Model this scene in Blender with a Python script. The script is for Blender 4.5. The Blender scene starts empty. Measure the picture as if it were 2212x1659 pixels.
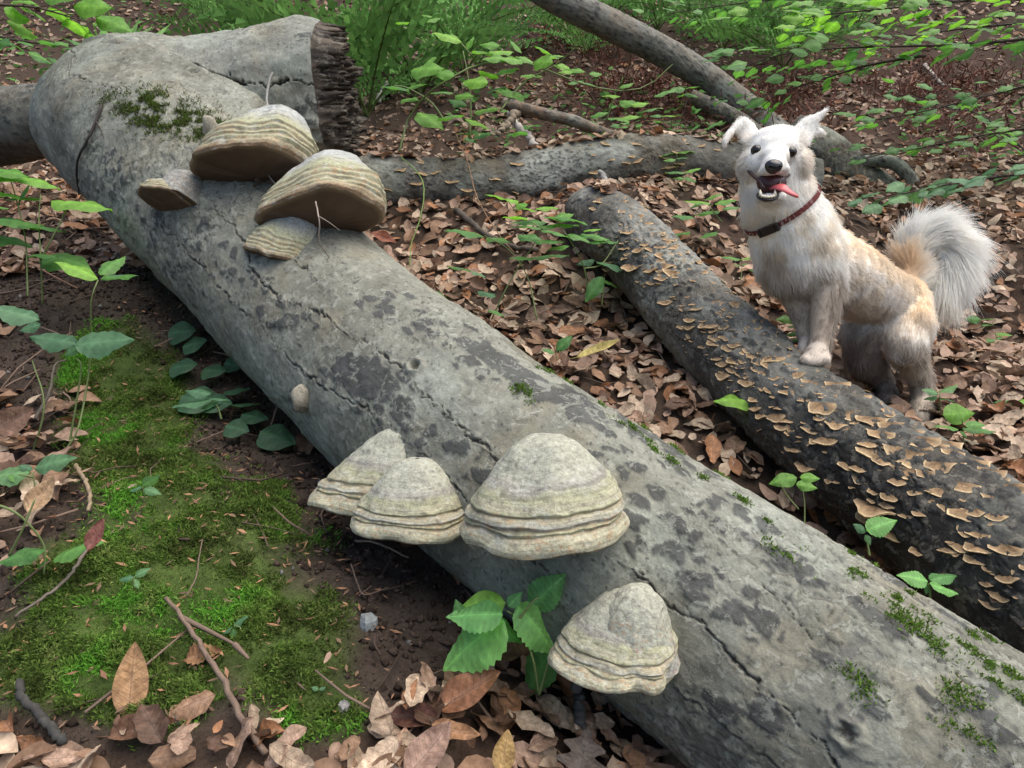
import bpy, math, random
import numpy as np
from mathutils import Vector, Matrix, Quaternion
from mathutils.bvhtree import BVHTree

SC = bpy.context.scene
COL = SC.collection
rng = np.random.default_rng(11)
random.seed(11)

# ------------------------------------------------------------------ camera
F, CX, CY = 1598.0, 1106.0, 829.5          # focal length and centre, in units of a 2212 px wide frame
PITCH = math.radians(12.0)
cp, sp = math.cos(PITCH), math.sin(PITCH)
cam_d = bpy.data.cameras.new("camera")
cam_d.sensor_fit = 'HORIZONTAL'; cam_d.sensor_width = 36.0; cam_d.lens = 36.0 * F / 2212.0
cam_d.clip_start = 0.01; cam_d.clip_end = 500.0
cam = bpy.data.objects.new("camera", cam_d); COL.objects.link(cam)
cam.location = (0, 0, 0); cam.rotation_euler = (math.pi/2 - PITCH, 0, 0)
SC.camera = cam

# ------------------------------------------------------------------ world, sun, exposure
SUN_EL, SUN_AZ = math.radians(68), math.radians(105)     # soft light through the canopy, high, from the right
world = bpy.data.worlds.new("World"); SC.world = world; world.use_nodes = True
wn = world.node_tree
sky = wn.nodes.new('ShaderNodeTexSky'); sky.sky_type = 'NISHITA'; sky.sun_disc = False
sky.sun_elevation = SUN_EL; sky.sun_rotation = SUN_AZ
sky.air_density = 1.0; sky.dust_density = 3.0; sky.ozone_density = 1.0
wn.links.new(sky.outputs[0], wn.nodes['Background'].inputs[0])
wn.nodes['Background'].inputs[1].default_value = 0.075
sun_d = bpy.data.lights.new("sun", 'SUN'); sun_d.energy = 1.5; sun_d.angle = math.radians(80); sun_d.color = (1.0, 0.93, 0.80)
sun = bpy.data.objects.new("sun", sun_d); COL.objects.link(sun)
sd = Vector((math.sin(SUN_AZ)*math.cos(SUN_EL), math.cos(SUN_AZ)*math.cos(SUN_EL), math.sin(SUN_EL)))
sun.rotation_euler = sd.to_track_quat('Z', 'Y').to_euler()
vs = SC.view_settings
vs.view_transform = 'Standard'; vs.look = 'None'; vs.exposure = 1.52; vs.gamma = 1.0; vs.use_curve_mapping = False
SC.render.engine = 'CYCLES'
SC.cycles.max_bounces = 6; SC.cycles.diffuse_bounces = 3; SC.cycles.glossy_bounces = 2
SC.cycles.transmission_bounces = 4; SC.cycles.transparent_max_bounces = 4; SC.cycles.use_denoising = True
SC.cycles_curves.shape = 'RIBBONS'

# ------------------------------------------------------------------ helpers
def P3(px, py, d):
    "point seen at (px, py) at depth d metres along the viewing axis"
    u = (px-CX)/F*d; v = (CY-py)/F*d
    return np.array([u, d*cp + v*sp, -d*sp + v*cp])

def cvec(r, f, u):
    "vector right, forward, up of the camera -> world"
    return np.array([r, f*cp + u*sp, -f*sp + u*cp])

def project(p):
    p = np.asarray(p)
    d = p[..., 1]*cp - p[..., 2]*sp
    v = p[..., 1]*sp + p[..., 2]*cp
    dd = np.maximum(d, 1e-3)
    return CX + p[..., 0]/dd*F, CY - v/dd*F, d

def unit(v):
    v = np.asarray(v, float)
    return v/np.maximum(np.linalg.norm(v, axis=-1, keepdims=True), 1e-12)

def _h(ix, iy, iz, seed):
    with np.errstate(over='ignore'):
        h = (ix.astype(np.uint32)*np.uint32(374761393) + iy.astype(np.uint32)*np.uint32(668265263)
             + iz.astype(np.uint32)*np.uint32(2147483647 ^ 0x5bd1e995) + np.uint32((seed*1013904223) & 0xffffffff))
        h = (h ^ (h >> np.uint32(13)))*np.uint32(1274126177)
        h = (h ^ (h >> np.uint32(16)))*np.uint32(2246822519)
        h = h ^ (h >> np.uint32(15))
    return h.astype(np.float64)/4294967295.0

def vnoise(p, seed=0):
    p = np.asarray(p, float)
    if p.shape[-1] == 2: p = np.concatenate([p, np.zeros(p.shape[:-1]+(1,))], -1)
    i = np.floor(p).astype(np.int64); f = p-i; f = f*f*(3-2*f)
    ix, iy, iz = i[..., 0], i[..., 1], i[..., 2]
    r = 0
    for dx in (0, 1):
        wx = f[..., 0] if dx else 1-f[..., 0]
        for dy in (0, 1):
            wy = f[..., 1] if dy else 1-f[..., 1]
            for dz in (0, 1):
                wz = f[..., 2] if dz else 1-f[..., 2]
                r = r + wx*wy*wz*_h(ix+dx, iy+dy, iz+dz, seed)
    return r*2-1

def fbm(p, octaves=4, seed=0, gain=0.5):
    r = 0; a = 1; t = 0; p = np.asarray(p, float)
    for k in range(octaves):
        r = r + a*vnoise(p*(2.03**k)+17.3*k, seed+k); t += a; a *= gain
    return r/t

def worley(p, seed=0):
    "2d cell noise -> distance to nearest, second nearest, random id"
    i = np.floor(p).astype(np.int64)
    b1 = np.full(p.shape[:-1], 9.0); b2 = b1.copy(); idv = np.zeros(p.shape[:-1])
    for dx in (-1, 0, 1):
        for dy in (-1, 0, 1):
            cx_, cy_ = i[..., 0]+dx, i[..., 1]+dy; z = np.zeros_like(cx_)
            qx = cx_+_h(cx_, cy_, z, seed); qy = cy_+_h(cx_, cy_, z+1, seed)
            d = np.hypot(qx-p[..., 0], qy-p[..., 1]); rid = _h(cx_, cy_, z+2, seed)
            n1 = d < b1
            b2 = np.where(n1, b1, np.minimum(b2, d)); idv = np.where(n1, rid, idv); b1 = np.where(n1, d, b1)
    return b1, b2, idv

def sstep(a, b, x):
    t = np.clip((x-a)/(b-a), 0, 1); return t*t*(3-2*t)

def mix(a, b, t):
    a = np.asarray(a, float); b = np.asarray(b, float); t = np.asarray(t)
    return a*(1-t[..., None]) + b*t[..., None]

def mesh(name, verts, faces, mat=None, smooth=True, col=None):
    "faces: list of index arrays of shape (n,3) / (n,4), or one array"
    me = bpy.data.meshes.new(name)
    v = np.ascontiguousarray(np.asarray(verts, np.float32).reshape(-1, 3))
    fl = faces if isinstance(faces, (list, tuple)) else [faces]
    fl = [np.asarray(f, np.int32) for f in fl if len(f)]
    me.vertices.add(len(v)); me.vertices.foreach_set('co', v.ravel())
    loops = np.concatenate([f.ravel() for f in fl]); tot = np.concatenate([np.full(len(f), f.shape[1], np.int32) for f in fl])
    me.loops.add(len(loops)); me.loops.foreach_set('vertex_index', loops)
    me.polygons.add(len(tot))
    me.polygons.foreach_set('loop_start', np.concatenate([[0], np.cumsum(tot)[:-1]]).astype(np.int32))
    me.update(calc_edges=True)
    me.polygons.foreach_set('use_smooth', np.full(len(tot), bool(smooth)))
    if col is not None:
        c = np.asarray(col, np.float32).reshape(-1, col.shape[-1] if hasattr(col, 'shape') else 3)
        c4 = np.ones((len(v), 4), np.float32); c4[:, :c.shape[1]] = c
        a = me.attributes.new('col', 'FLOAT_COLOR', 'POINT'); a.data.foreach_set('color', c4.ravel())
    if mat is not None: me.materials.append(mat)
    me.validate()
    return me

def link(name, data, parent=None, loc=None):
    o = bpy.data.objects.new(name, data); COL.objects.link(o)
    if loc is not None: o.location = loc
    if parent is not None:
        o.parent = parent
    return o

def tag(o, label=None, cat=None, group=None, kind=None):
    if label: o['label'] = label
    if cat: o['category'] = cat
    if group: o['group'] = group
    if kind: o['kind'] = kind
    return o

def thing(name, label, cat, loc=(0, 0, 0), group=None):
    return tag(link(name, None, None, loc), label, cat, group)

def gridfaces(n, m, wrap=False):
    i = np.arange(n-1)[:, None]; j = np.arange(m if wrap else m-1)[None, :]; k = (j+1) % m
    return np.stack([i*m+j, i*m+k, (i+1)*m+k, (i+1)*m+j], -1).reshape(-1, 4)

def basis_matrix(x, y, z, loc, s=1.0):
    M = np.eye(4); M[:3, 0] = np.asarray(x)*s; M[:3, 1] = np.asarray(y)*s; M[:3, 2] = np.asarray(z)*s; M[:3, 3] = loc
    return Matrix(M.tolist())

def spline(pts, n):
    "Catmull-Rom through rows of pts (any columns), n samples evenly in arc length of the first 3"
    pts = np.asarray(pts, float); q = np.vstack([2*pts[0]-pts[1], pts, 2*pts[-1]-pts[-2]])
    out = []
    for k in range(len(pts)-1):
        t = np.linspace(0, 1, 24, endpoint=False)[:, None]; p0, p1, p2, p3 = q[k:k+4]
        out.append(.5*((2*p1)+(-p0+p2)*t+(2*p0-5*p1+4*p2-p3)*t*t+(-p0+3*p1-3*p2+p3)*t**3))
    out = np.vstack(out+[pts[-1:]])
    s = np.concatenate([[0], np.cumsum(np.linalg.norm(np.diff(out[:, :3], axis=0), axis=1))])
    u = np.linspace(0, s[-1], n)
    return np.stack([np.interp(u, s, out[:, c]) for c in range(out.shape[1])], -1), u

def tube(pts, radii, m=7, cap=True):
    "closed tube along pts -> verts, faces(list)"
    pts = np.asarray(pts, float); n = len(pts); radii = np.broadcast_to(np.asarray(radii, float), (n,))
    T = unit(np.gradient(pts, axis=0)); ref = np.array([0.13, 0.31, 0.94]); a = unit(np.cross(T, ref)); b = np.cross(T, a)
    ph = np.linspace(0, 2*np.pi, m, endpoint=False)
    v = pts[:, None]+radii[:, None, None]*(np.cos(ph)[None, :, None]*a[:, None]+np.sin(ph)[None, :, None]*b[:, None])
    v = v.reshape(-1, 3); fs = [gridfaces(n, m, True)]
    if cap:
        v = np.vstack([v, pts[:1]-T[:1]*radii[0]*.4, pts[-1:]+T[-1:]*radii[-1]*.4]); k = np.arange(m)
        fs.append(np.stack([np.full(m, n*m), (k+1) % m, k], -1)); o = (n-1)*m
        fs.append(np.stack([np.full(m, n*m+1), o+k, o+(k+1) % m], -1))
    return v, fs

class MB:
    "collects pieces of one mesh"
    def __init__(s): s.v = []; s.f3 = []; s.f4 = []; s.c = []; s.n = 0
    def add(s, v, fs, c=None):
        v = np.asarray(v, float).reshape(-1, 3)
        for f in (fs if isinstance(fs, (list, tuple)) else [fs]):
            (s.f3 if f.shape[1] == 3 else s.f4).append(np.asarray(f)+s.n)
        s.v.append(v); s.n += len(v)
        if c is not None: s.c.append(np.broadcast_to(np.asarray(c, float), (len(v), 3)))
    def build(s, name, mat, smooth=True):
        fs = []
        if s.f4: fs.append(np.concatenate(s.f4))
        if s.f3: fs.append(np.concatenate(s.f3))
        return mesh(name, np.concatenate(s.v), fs, mat, smooth, np.concatenate(s.c) if s.c else None)

# ------------------------------------------------------------------ materials
class NT:
    def __init__(s, name):
        s.m = bpy.data.materials.new(name); s.m.use_nodes = True; s.t = s.m.node_tree; s.t.nodes.clear()
        s.out = s.n('ShaderNodeOutputMaterial')
    def n(s, k, **kw):
        o = s.t.nodes.new(k)
        for a, b in kw.items(): setattr(o, a, b)
        return o
    def l(s, a, b): s.t.links.new(a, b)
    def noise(s, scale, detail=6, rough=.6, vec=None, dist=0.0):
        o = s.n('ShaderNodeTexNoise'); o.inputs['Scale'].default_value = scale; o.inputs['Detail'].default_value = detail
        o.inputs['Roughness'].default_value = rough; o.inputs['Distortion'].default_value = dist
        if vec is not None: s.l(vec, o.inputs['Vector'])
        return o
    def ramp(s, fac, stops):
        o = s.n('ShaderNodeValToRGB'); e = o.color_ramp.elements
        while len(e) < len(stops): e.new(.5)
        for k, (p, c) in enumerate(stops):
            e[k].position = p; e[k].color = (*c, 1) if len(c) == 3 else c
        s.l(fac, o.inputs[0]); return o
    def mixc(s, a, b, fac, mode='MIX'):
        o = s.n('ShaderNodeMix', data_type='RGBA', blend_type=mode)
        for sock, val in ((o.inputs[0], fac), (o.inputs[6], a), (o.inputs[7], b)):
            if hasattr(val, 'is_linked'): s.l(val, sock)
            elif isinstance(val, (int, float)): sock.default_value = val
            else: sock.default_value = (*val, 1)
        return o.outputs[2]
    def attr(s, name='col'):
        o = s.n('ShaderNodeAttribute'); o.attribute_name = name; return o.outputs['Color']
    def objrand(s): return s.n('ShaderNodeObjectInfo').outputs['Random']
    def pos(s, kind='Object'): return s.n('ShaderNodeTexCoord').outputs[kind]
    def bump(s, h, strength, dist):
        o = s.n('ShaderNodeBump'); o.inputs['Strength'].default_value = strength; o.inputs['Distance'].default_value = dist
        s.l(h, o.inputs['Height']); return o.outputs[0]
    def bsdf(s, color, rough=.8, spec=.3, normal=None, trans=None, transw=0.4, **kw):
        b = s.n('ShaderNodeBsdfPrincipled')
        if hasattr(color, 'is_linked'): s.l(color, b.inputs['Base Color'])
        else: b.inputs['Base Color'].default_value = (*color, 1)
        if hasattr(rough, 'is_linked'): s.l(rough, b.inputs['Roughness'])
        else: b.inputs['Roughness'].default_value = rough
        b.inputs['Specular IOR Level'].default_value = spec
        for k, v in kw.items(): b.inputs[k].default_value = v
        if normal is not None: s.l(normal, b.inputs['Normal'])
        res = b.outputs[0]
        if trans is not None:
            t = s.n('ShaderNodeBsdfTranslucent'); s.l(trans, t.inputs[0]) if hasattr(trans, 'is_linked') else setattr(t.inputs[0], 'default_value', (*trans, 1))
            mx = s.n('ShaderNodeMixShader'); mx.inputs[0].default_value = transw
            s.l(res, mx.inputs[1]); s.l(t.outputs[0], mx.inputs[2]); res = mx.outputs[0]
        s.l(res, s.out.inputs[0]); return s.m

def mat_col(name, rough=.85, spec=.25, nscale=180, namt=.35, bscale=300, bstr=.5, bdist=.002, trans=0):
    "colour from the mesh's own colour attribute, broken up by grain"
    t = NT(name); v = t.pos(); a = t.attr()
    n1 = t.noise(nscale, 5, .65, v); r = t.ramp(n1.outputs[0], [(.25, (1-namt,)*3), (.75, (1+namt,)*3)])
    c = t.mixc(a, r.outputs[0], 1.0, 'MULTIPLY')
    n2 = t.noise(bscale, 6, .7, v)
    return t.bsdf(c, rough, spec, t.bump(n2.outputs[0], bstr, bdist), trans=c if trans else None, transw=trans)

M = {}
def bark_mat(name, pale, dark, amt=1.0):
    t = NT(name); v = t.pos(); a = t.attr()
    w = t.noise(9, 7, .68, v); c = t.mixc(a, t.ramp(w.outputs[0], [(.32, (.78, .78, .76)), (.68, (1.22, 1.22, 1.2))]).outputs[0], 1.0, 'MULTIPLY')
    f = t.noise(46, 8, .72, v, .6); fm = t.ramp(f.outputs[0], [(.53, (0, 0, 0)), (.57, (1, 1, 1))]); c = t.mixc(c, pale, t.mixc((0, 0, 0), (.5*amt,)*3, fm.outputs[0]))
    g = t.noise(27, 8, .74, v, .9); gm = t.ramp(g.outputs[0], [(.36, (1, 1, 1)), (.41, (0, 0, 0))]); c = t.mixc(c, dark, t.mixc((0, 0, 0), (.55*amt,)*3, gm.outputs[0]))
    h = t.noise(240, 6, .7, v); c = t.mixc(c, t.ramp(h.outputs[0], [(.28, (.80, .80, .80)), (.72, (1.18, 1.18, 1.18))]).outputs[0], 1.0, 'MULTIPLY')
    hs = t.n('ShaderNodeMath', operation='MULTIPLY_ADD'); t.l(fm.outputs[0], hs.inputs[0]); hs.inputs[1].default_value = .55; t.l(h.outputs[0], hs.inputs[2])
    h2 = t.n('ShaderNodeMath', operation='MULTIPLY_ADD'); t.l(gm.outputs[0], h2.inputs[0]); h2.inputs[1].default_value = -.4; t.l(hs.outputs[0], h2.inputs[2])
    return t.bsdf(c, .8, .28, t.bump(h2.outputs[0], .6, .0030))
M['bark'] = bark_mat('beech_bark', (.38, .39, .335), (.14, .145, .13), .8)
M['bark_dark'] = bark_mat('rotting_bark', (.24, .22, .18), (.05, .045, .04), .8)
M['fungus'] = mat_col('bracket_fungus', .8, .25, 190, .38, 330, .9, .0028)
M['pore'] = mat_col('fungus_pores', .9, .1, 900, .2, 1500, .4, .0006)
M['soilmesh'] = mat_col('forest_soil', .95, .1, 150, .4, 260, .9, .006)
M['plain'] = mat_col('small_parts', .7, .3, 400, .2, 500, .3, .001)
M['twig'] = mat_col('twig_bark', .85, .2, 500, .3, 700, .6, .001)
# ------------------------------------------------------------------ the hillside
CC, TT = 0.952, 0.54
def plane_z(x, y):
    z = (-CC + y*(TT*cp - sp))/(cp + TT*sp)
    t = np.maximum(y-3.7, 0); return z + 0.13*t**2/(1+0.22*t)
CTRL = [(350, 640, 1.95), (120, 600, 2.0), (60, 470, 2.6), (200, 1000, 1.38), (40, 1000, 1.40), (450, 1200, 1.17), (300, 1500, .97), (50, 1300, 1.07),
        (620, 940, 1.62), (760, 1080, 1.45), (950, 1220, 1.30), (1150, 1420, 1.12), (900, 1560, .97), (1400, 1610, 1.08), (1650, 1800, 1.0),
        (700, 1500, .97), (1500, 900, 1.72), (1300, 700, 2.12), (1650, 1040, 1.58), (1850, 1220, 1.42), (2050, 1380, 1.30), (2250, 1560, 1.2),
        (2000, 905, 1.86), (2180, 900, 1.85), (2150, 760, 2.35), (1900, 830, 2.0), (1700, 640, 2.35), (1000, 560, 2.5), (900, 428, 2.78), (1150, 425, 2.82), (1400, 395, 2.92), (1650, 410, 2.98), (1270, 500, 2.42), (1300, 440, 2.6), (230, 1650, .89), (1100, 1640, .93)]
cq = np.array([P3(*c) for c in CTRL]); cres = cq[:, 2]-plane_z(cq[:, 0], cq[:, 1])
SIG = 0.26
def _k(a, b): return np.exp(-((a[:, None, 0]-b[None, :, 0])**2+(a[:, None, 1]-b[None, :, 1])**2)/(2*SIG**2))
cw = np.linalg.solve(_k(cq, cq)+0.12*np.eye(len(cq)), cres)
def ground_z(x, y, fine=True):
    sh = np.shape(x); x = np.asarray(x, float).ravel(); y = np.asarray(y, float).ravel()
    q = np.stack([x, y], -1); z = plane_z(x, y)
    near = (np.abs(x) < 4) & (y > -.5) & (y < 6)
    if near.any(): z[near] += _k(q[near], cq) @ cw
    p = q
    z = z + 0.05*fbm(p*1.1, 3, 5) * sstep(2.2, 4, np.hypot(x, y)) + 0.02*fbm(p*4, 3, 8)
    if fine: z = z + 0.018*fbm(p*11, 4, 21) + 0.009*np.abs(fbm(p*50, 4, 33))
    return z.reshape(sh)
def ground_n(x, y, e=.02):
    zx = (ground_z(x+e, y, False)-ground_z(x-e, y, False))/(2*e); zy = (ground_z(x, y+e, False)-ground_z(x, y-e, False))/(2*e)
    return unit(np.stack([-zx, -zy, np.ones_like(zx)], -1))
def ground_at(px, py):
    "where the line of sight through (px, py) meets the hillside"
    d = np.geomspace(.3, 30, 900); pts = np.array([P3(px, py, k) for k in (1.0,)])[0][None]*d[:, None]
    below = pts[:, 2] < ground_z(pts[:, 0], pts[:, 1], False)
    k = int(np.argmax(below)) if below.any() else len(d)-1
    p = pts[k].copy(); p[2] = ground_z(p[0:1], p[1:2])[0]
    return p

def axis_coords(lo, hi, step, far, ratio=1.22):
    c = list(np.arange(lo, hi, step)); s = step
    while c[-1] < far: s *= ratio; c.append(c[-1]+s)
    s = step; a = []
    x = lo
    while x > -far: s *= ratio; x -= s; a.append(x)
    return np.array(a[::-1]+c)
gx = axis_coords(-1.5, 1.7, .0105, 70); gy = axis_coords(.62, 2.9, .0105, 70)
GX, GY = np.meshgrid(gx, gy, indexing='ij'); GZ = ground_z(GX, GY)
# where the moss, the bare soil and the litter lie (patches on the ground, in metres)
def patch(x, y, cx_, cy_, rx, ry, rot=0, soft=.35, seed=3, wob=.35):
    c, s = math.cos(rot), math.sin(rot); u = ((x-cx_)*c+(y-cy_)*s)/rx; v = (-(x-cx_)*s+(y-cy_)*c)/ry
    r = np.hypot(u, v)+wob*fbm(np.stack([x, y], -1)*7, 3, seed)
    return 1-sstep(1-soft, 1+soft*.6, r)
MOSS_PX = [(400, 1270, 270, 200), (250, 1430, 260, 140), (620, 1400, 150, 150), (280, 930, 130, 170), (230, 800, 110, 90), (560, 1130, 80, 80), (390, 1070, 90, 100), (170, 1250, 120, 90), (690, 1530, 100, 80), (80, 1450, 150, 100)]
def px_patch(x, y, lst, soft=.4, seed=3):
    "soft union of patches given by where they show"
    z = ground_z(x, y, False); px, py, d = project(np.stack([x, y, z], -1))
    w = .28*fbm(np.stack([x, y], -1)*9, 4, seed); r = 0
    for (a, b, ra, rb) in lst: r = np.maximum(r, 1-sstep(1-soft, 1+soft, np.hypot((px-a)/ra, (py-b)/rb)+w))
    return np.where(d > .2, r, 0)
def moss_mask(x, y): return px_patch(x, y, MOSS_PX, .35)
def soil_mask(x, y): return px_patch(x, y, [(700, 1180, 190, 170), (850, 1350, 200, 200), (560, 1010, 130, 100), (300, 700, 170, 150), (1000, 1250, 140, 110), (420, 900, 260, 260), (120, 620, 150, 110), (70, 780, 110, 110), (90, 520, 120, 60), (450, 1250, 420, 330), (150, 1400, 260, 200)], .3, 9)
near = (np.abs(GX) < 3) & (GY > .3) & (GY < 4)
mm = np.zeros_like(GX); sm = np.zeros_like(GX)
mm[near] = moss_mask(GX[near], GY[near]); sm[near] = soil_mask(GX[near], GY[near])
q2 = np.stack([GX, GY], -1)
n1 = fbm(q2*6, 4, 41)[..., None]*.5+.5; n2 = fbm(q2*30, 3, 43)[..., None]*.5+.5
soilc = np.array([.058, .045, .037])*(.55+.9*n2)+n1*np.array([.020, .012, .008])
litc = np.array([.066, .046, .034])*(.3+1.3*n2); redc = np.array([.062, .040, .030])*(.35+n2)
gc = mix(litc, redc, sstep(.52, .62, fbm(q2*1.3, 3, 51)*.5+.5))
gc = mix(gc, soilc, np.maximum(sm, mm)); gc = mix(gc, np.array([.060, .095, .022])*(.5+n2), mm*.9)
gme = mesh('hillside', np.stack([GX, GY, GZ], -1), gridfaces(len(gx), len(gy))[:, ::-1], M['soilmesh'], True, gc.reshape(-1, 3))
tag(link('hillside_ground', gme), kind='structure')
# ------------------------------------------------------------------ logs
class Log:
    "a tapered stem along a bent axis; columns of ctrl: px, py, depth, radius"
    def __init__(s, ctrl, n, m, flare=None):
        pts = np.array([[*P3(a, b, d), r] for a, b, d, r in ctrl])
        c, u = spline(pts, n); s.c = c[:, :3]; s.r = c[:, 3]; s.u = u; s.n = n; s.m = m
        T = unit(np.gradient(s.c, axis=0)); mid = s.c
        e1 = -unit(mid); e1 = unit(e1-(e1*T).sum(-1, keepdims=True)*T)      # towards the viewer's side
        s.T, s.e1, s.e2 = T, e1, np.cross(T, e1)
        t = np.linspace(-1, 1, m, endpoint=False); s.ph = np.pi*(t*.52+.48*t**3)  # finer on the near side
        s.U, s.PH = np.meshgrid(u, s.ph, indexing='ij')
        s.dir = np.cos(s.PH)[..., None]*s.e1[:, None]+np.sin(s.PH)[..., None]*s.e2[:, None]
        s.pos = s.c[:, None]+s.r[:, None, None]*s.dir
        px, py, d = project(s.pos); view = -unit(s.pos)
        s.front = (s.dir*view).sum(-1) > -.02; s.px, s.py = px, py
        s.A = s.PH*s.r.mean()                                               # arc length around
        s.P = np.stack([s.U, s.A], -1)
    def pick(s, px, py):
        k = np.argmin(np.where(s.front, np.hypot(s.px-px, s.py-py), 1e9)); return np.unravel_index(k, s.px.shape)
    def uv(s, px, py):
        i, j = s.pick(px, py); return np.array([s.u[i], s.A[i, j]])
    def surf(s, px, py):
        i, j = s.pick(px, py); return s.pos[i, j], s.dir[i, j]
    def blob(s, px, py, ru, ra, rot=0.0):
        c = s.uv(px, py); q = s.P-c; cr, sr = math.cos(rot), math.sin(rot)
        return np.hypot((q[..., 0]*cr+q[..., 1]*sr)/ru, (-q[..., 0]*sr+q[..., 1]*cr)/ra)
    def crackdist(s, poly, jit=.006, seed=0):
        p = np.array([s.uv(*a) for a in poly]); out = np.full(s.U.shape, 9.0); along = np.zeros(s.U.shape)
        Q = s.P+jit*np.stack([vnoise(s.P*70, seed), vnoise(s.P*70+9, seed+1)], -1)+.5*jit*np.stack([vnoise(s.P*190, seed+2), vnoise(s.P*190+9, seed+3)], -1)
        for a, b in zip(p[:-1], p[1:]):
            lo, hi = min(a[0], b[0])-.05, max(a[0], b[0])+.05
            i0, i1 = np.searchsorted(s.u, [lo, hi]); q = Q[i0:i1]
            if i1 <= i0: continue
            ab = b-a; t = np.clip(((q-a)@ab)/max(ab@ab, 1e-9), 0, 1); d = np.linalg.norm(q-a-t[..., None]*ab, axis=-1)
            out[i0:i1] = np.minimum(out[i0:i1], d)
        return out
    def finish(s, disp, lump=None):
        s.pos = s.pos+s.dir*disp[..., None]
    def mesh(s, name, mat, col, cap=True):
        v = s.pos.reshape(-1, 3); fs = [gridfaces(s.n, s.m, True)]; c = col.reshape(-1, 3)
        if cap:
            v = np.vstack([v, s.c[:1], s.c[-1:]]); c = np.vstack([c, [[.12, .09, .06]], [[.12, .09, .06]]]); k = np.arange(s.m); o = (s.n-1)*s.m; L = s.n*s.m
            fs += [np.stack([np.full(s.m, L), (k+1) % s.m, k], -1), np.stack([np.full(s.m, L+1), o+k, o+(k+1) % s.m], -1)]
        return mesh(name, v, fs, mat, True, c)

def bark_base(lg, seed, light=(.33, .33, .285), mid=(.215, .212, .18), warm=(.31, .28, .215)):
    "grey beech bark: cloudy greys, fine flaking, small dark dots -> colour, relief"
    P = lg.P; pa = P*np.array([1, 1.0])
    a = fbm(P*7, 4, seed)*.5+.5; b = fbm(P*24+3, 4, seed+7)*.5+.5; c = fbm(P*90, 3, seed+13)*.5+.5
    col = mix(np.broadcast_to(np.array(mid), a.shape+(3,)), light, sstep(.30, .68, .55*a+.45*b))
    col = mix(col, warm, .6*sstep(.5, .68, fbm(P*11+40, 4, seed+3)*.5+.5))
    col = mix(col, (.40, .43, .39), .55*sstep(.55, .72, fbm(P*5+80, 4, seed+4)*.5+.5))
    col = col*(.72+.56*c)[..., None]
    col = col*.71*np.array([.985, 1.0, .97])
    # little lifted flakes of bark
    warp = P+.012*np.stack([vnoise(P*45, seed+5), vnoise(P*45+5, seed+6)], -1)
    f1, f2, fid = worley(warp*np.array([46, 62]), seed+9); zone = .25+.75*sstep(-.15, .2, fbm(P*4.5+20, 3, seed+11))
    edge = 1-sstep(.02, .12, f2-f1)
    lift = zone*(fid > .35)*((fid-.3)*.0050)
    relief = .0035*(a-.5)+.0022*(c-.5)+lift-zone*edge*.0012
    col = mix(col, np.array([.36, .35, .30]), .30*zone*(1-sstep(.10, .22, f2-f1))*(1-edge)); col = col*(1-.50*zone*edge)[..., None]; col = mix(col, np.array([.115, .11, .10]), .45*zone*(fid < .12))  # edge highlight painted round the flakes, darker joints between them
    d1, d2, did = worley(P*95, seed+30); dot = (1-sstep(.16, .30, d1))*(did > .86)
    col = mix(col, np.array([.045, .045, .045]), dot*.8)
    return col, relief

def dark_spots(lg, col, relief, zones, seed, scale=(30, 42), colr=(.050, .052, .054), thick=.0018):
    "flat black crusts, spotty at the rims of each zone and run together in its middle; zones: px, py, ru, ra, rot, density"
    P = lg.P; warp = P+.010*np.stack([vnoise(P*38, seed), vnoise(P*38+7, seed+1)], -1)+.003*np.stack([vnoise(P*150, seed+2), vnoise(P*150+7, seed+3)], -1)
    dens = np.zeros(lg.U.shape)
    for (px, py, ru, ra, rot, de) in zones: dens = np.maximum(dens, de*(1-sstep(.35, 1.15, lg.blob(px, py, ru, ra, rot)+.25*fbm(P*15, 3, seed+5))))
    f1, f2, fid = worley(warp*np.array(scale), seed+6)
    spot = (1-sstep(.40, .46, f1))*(fid < dens*1.15); run = sstep(.80, .84, dens+.22*fbm(P*26, 4, seed+8))
    m = np.maximum(spot, run)
    edge = sstep(.05, .6, m)*(1-m)
    col = mix(col, np.array(colr)*(1+.5*fbm(P*60, 3, seed+9))[..., None], m*.82)
    return col, relief+m*thick, m

def cracks(lg, col, relief, polys, seed, width=.0014, depth=.0042):
    for k, (poly, w) in enumerate(polys):
        d = lg.crackdist(poly, .006, seed+10*k); ww = width*w*np.clip(.25+2.2*np.clip(fbm(lg.P*14, 3, seed+k)+.32, 0, .6), .12, 1.7)
        m = 1-sstep(ww*.45, ww*1.3, d); lip = (1-sstep(ww, ww*5, d))*(1-m)
        relief = relief-depth*m+.0022*lip*(.6+fbm(lg.P*40, 2, seed+k+3)); col = mix(col, np.array([.022, .018, .015]), m*.96)
        col = mix(col, np.array([.34, .32, .27]), .35*lip*np.clip(fbm(lg.P*60, 3, seed+k+5)*2, 0, 1))
    return col, relief

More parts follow.
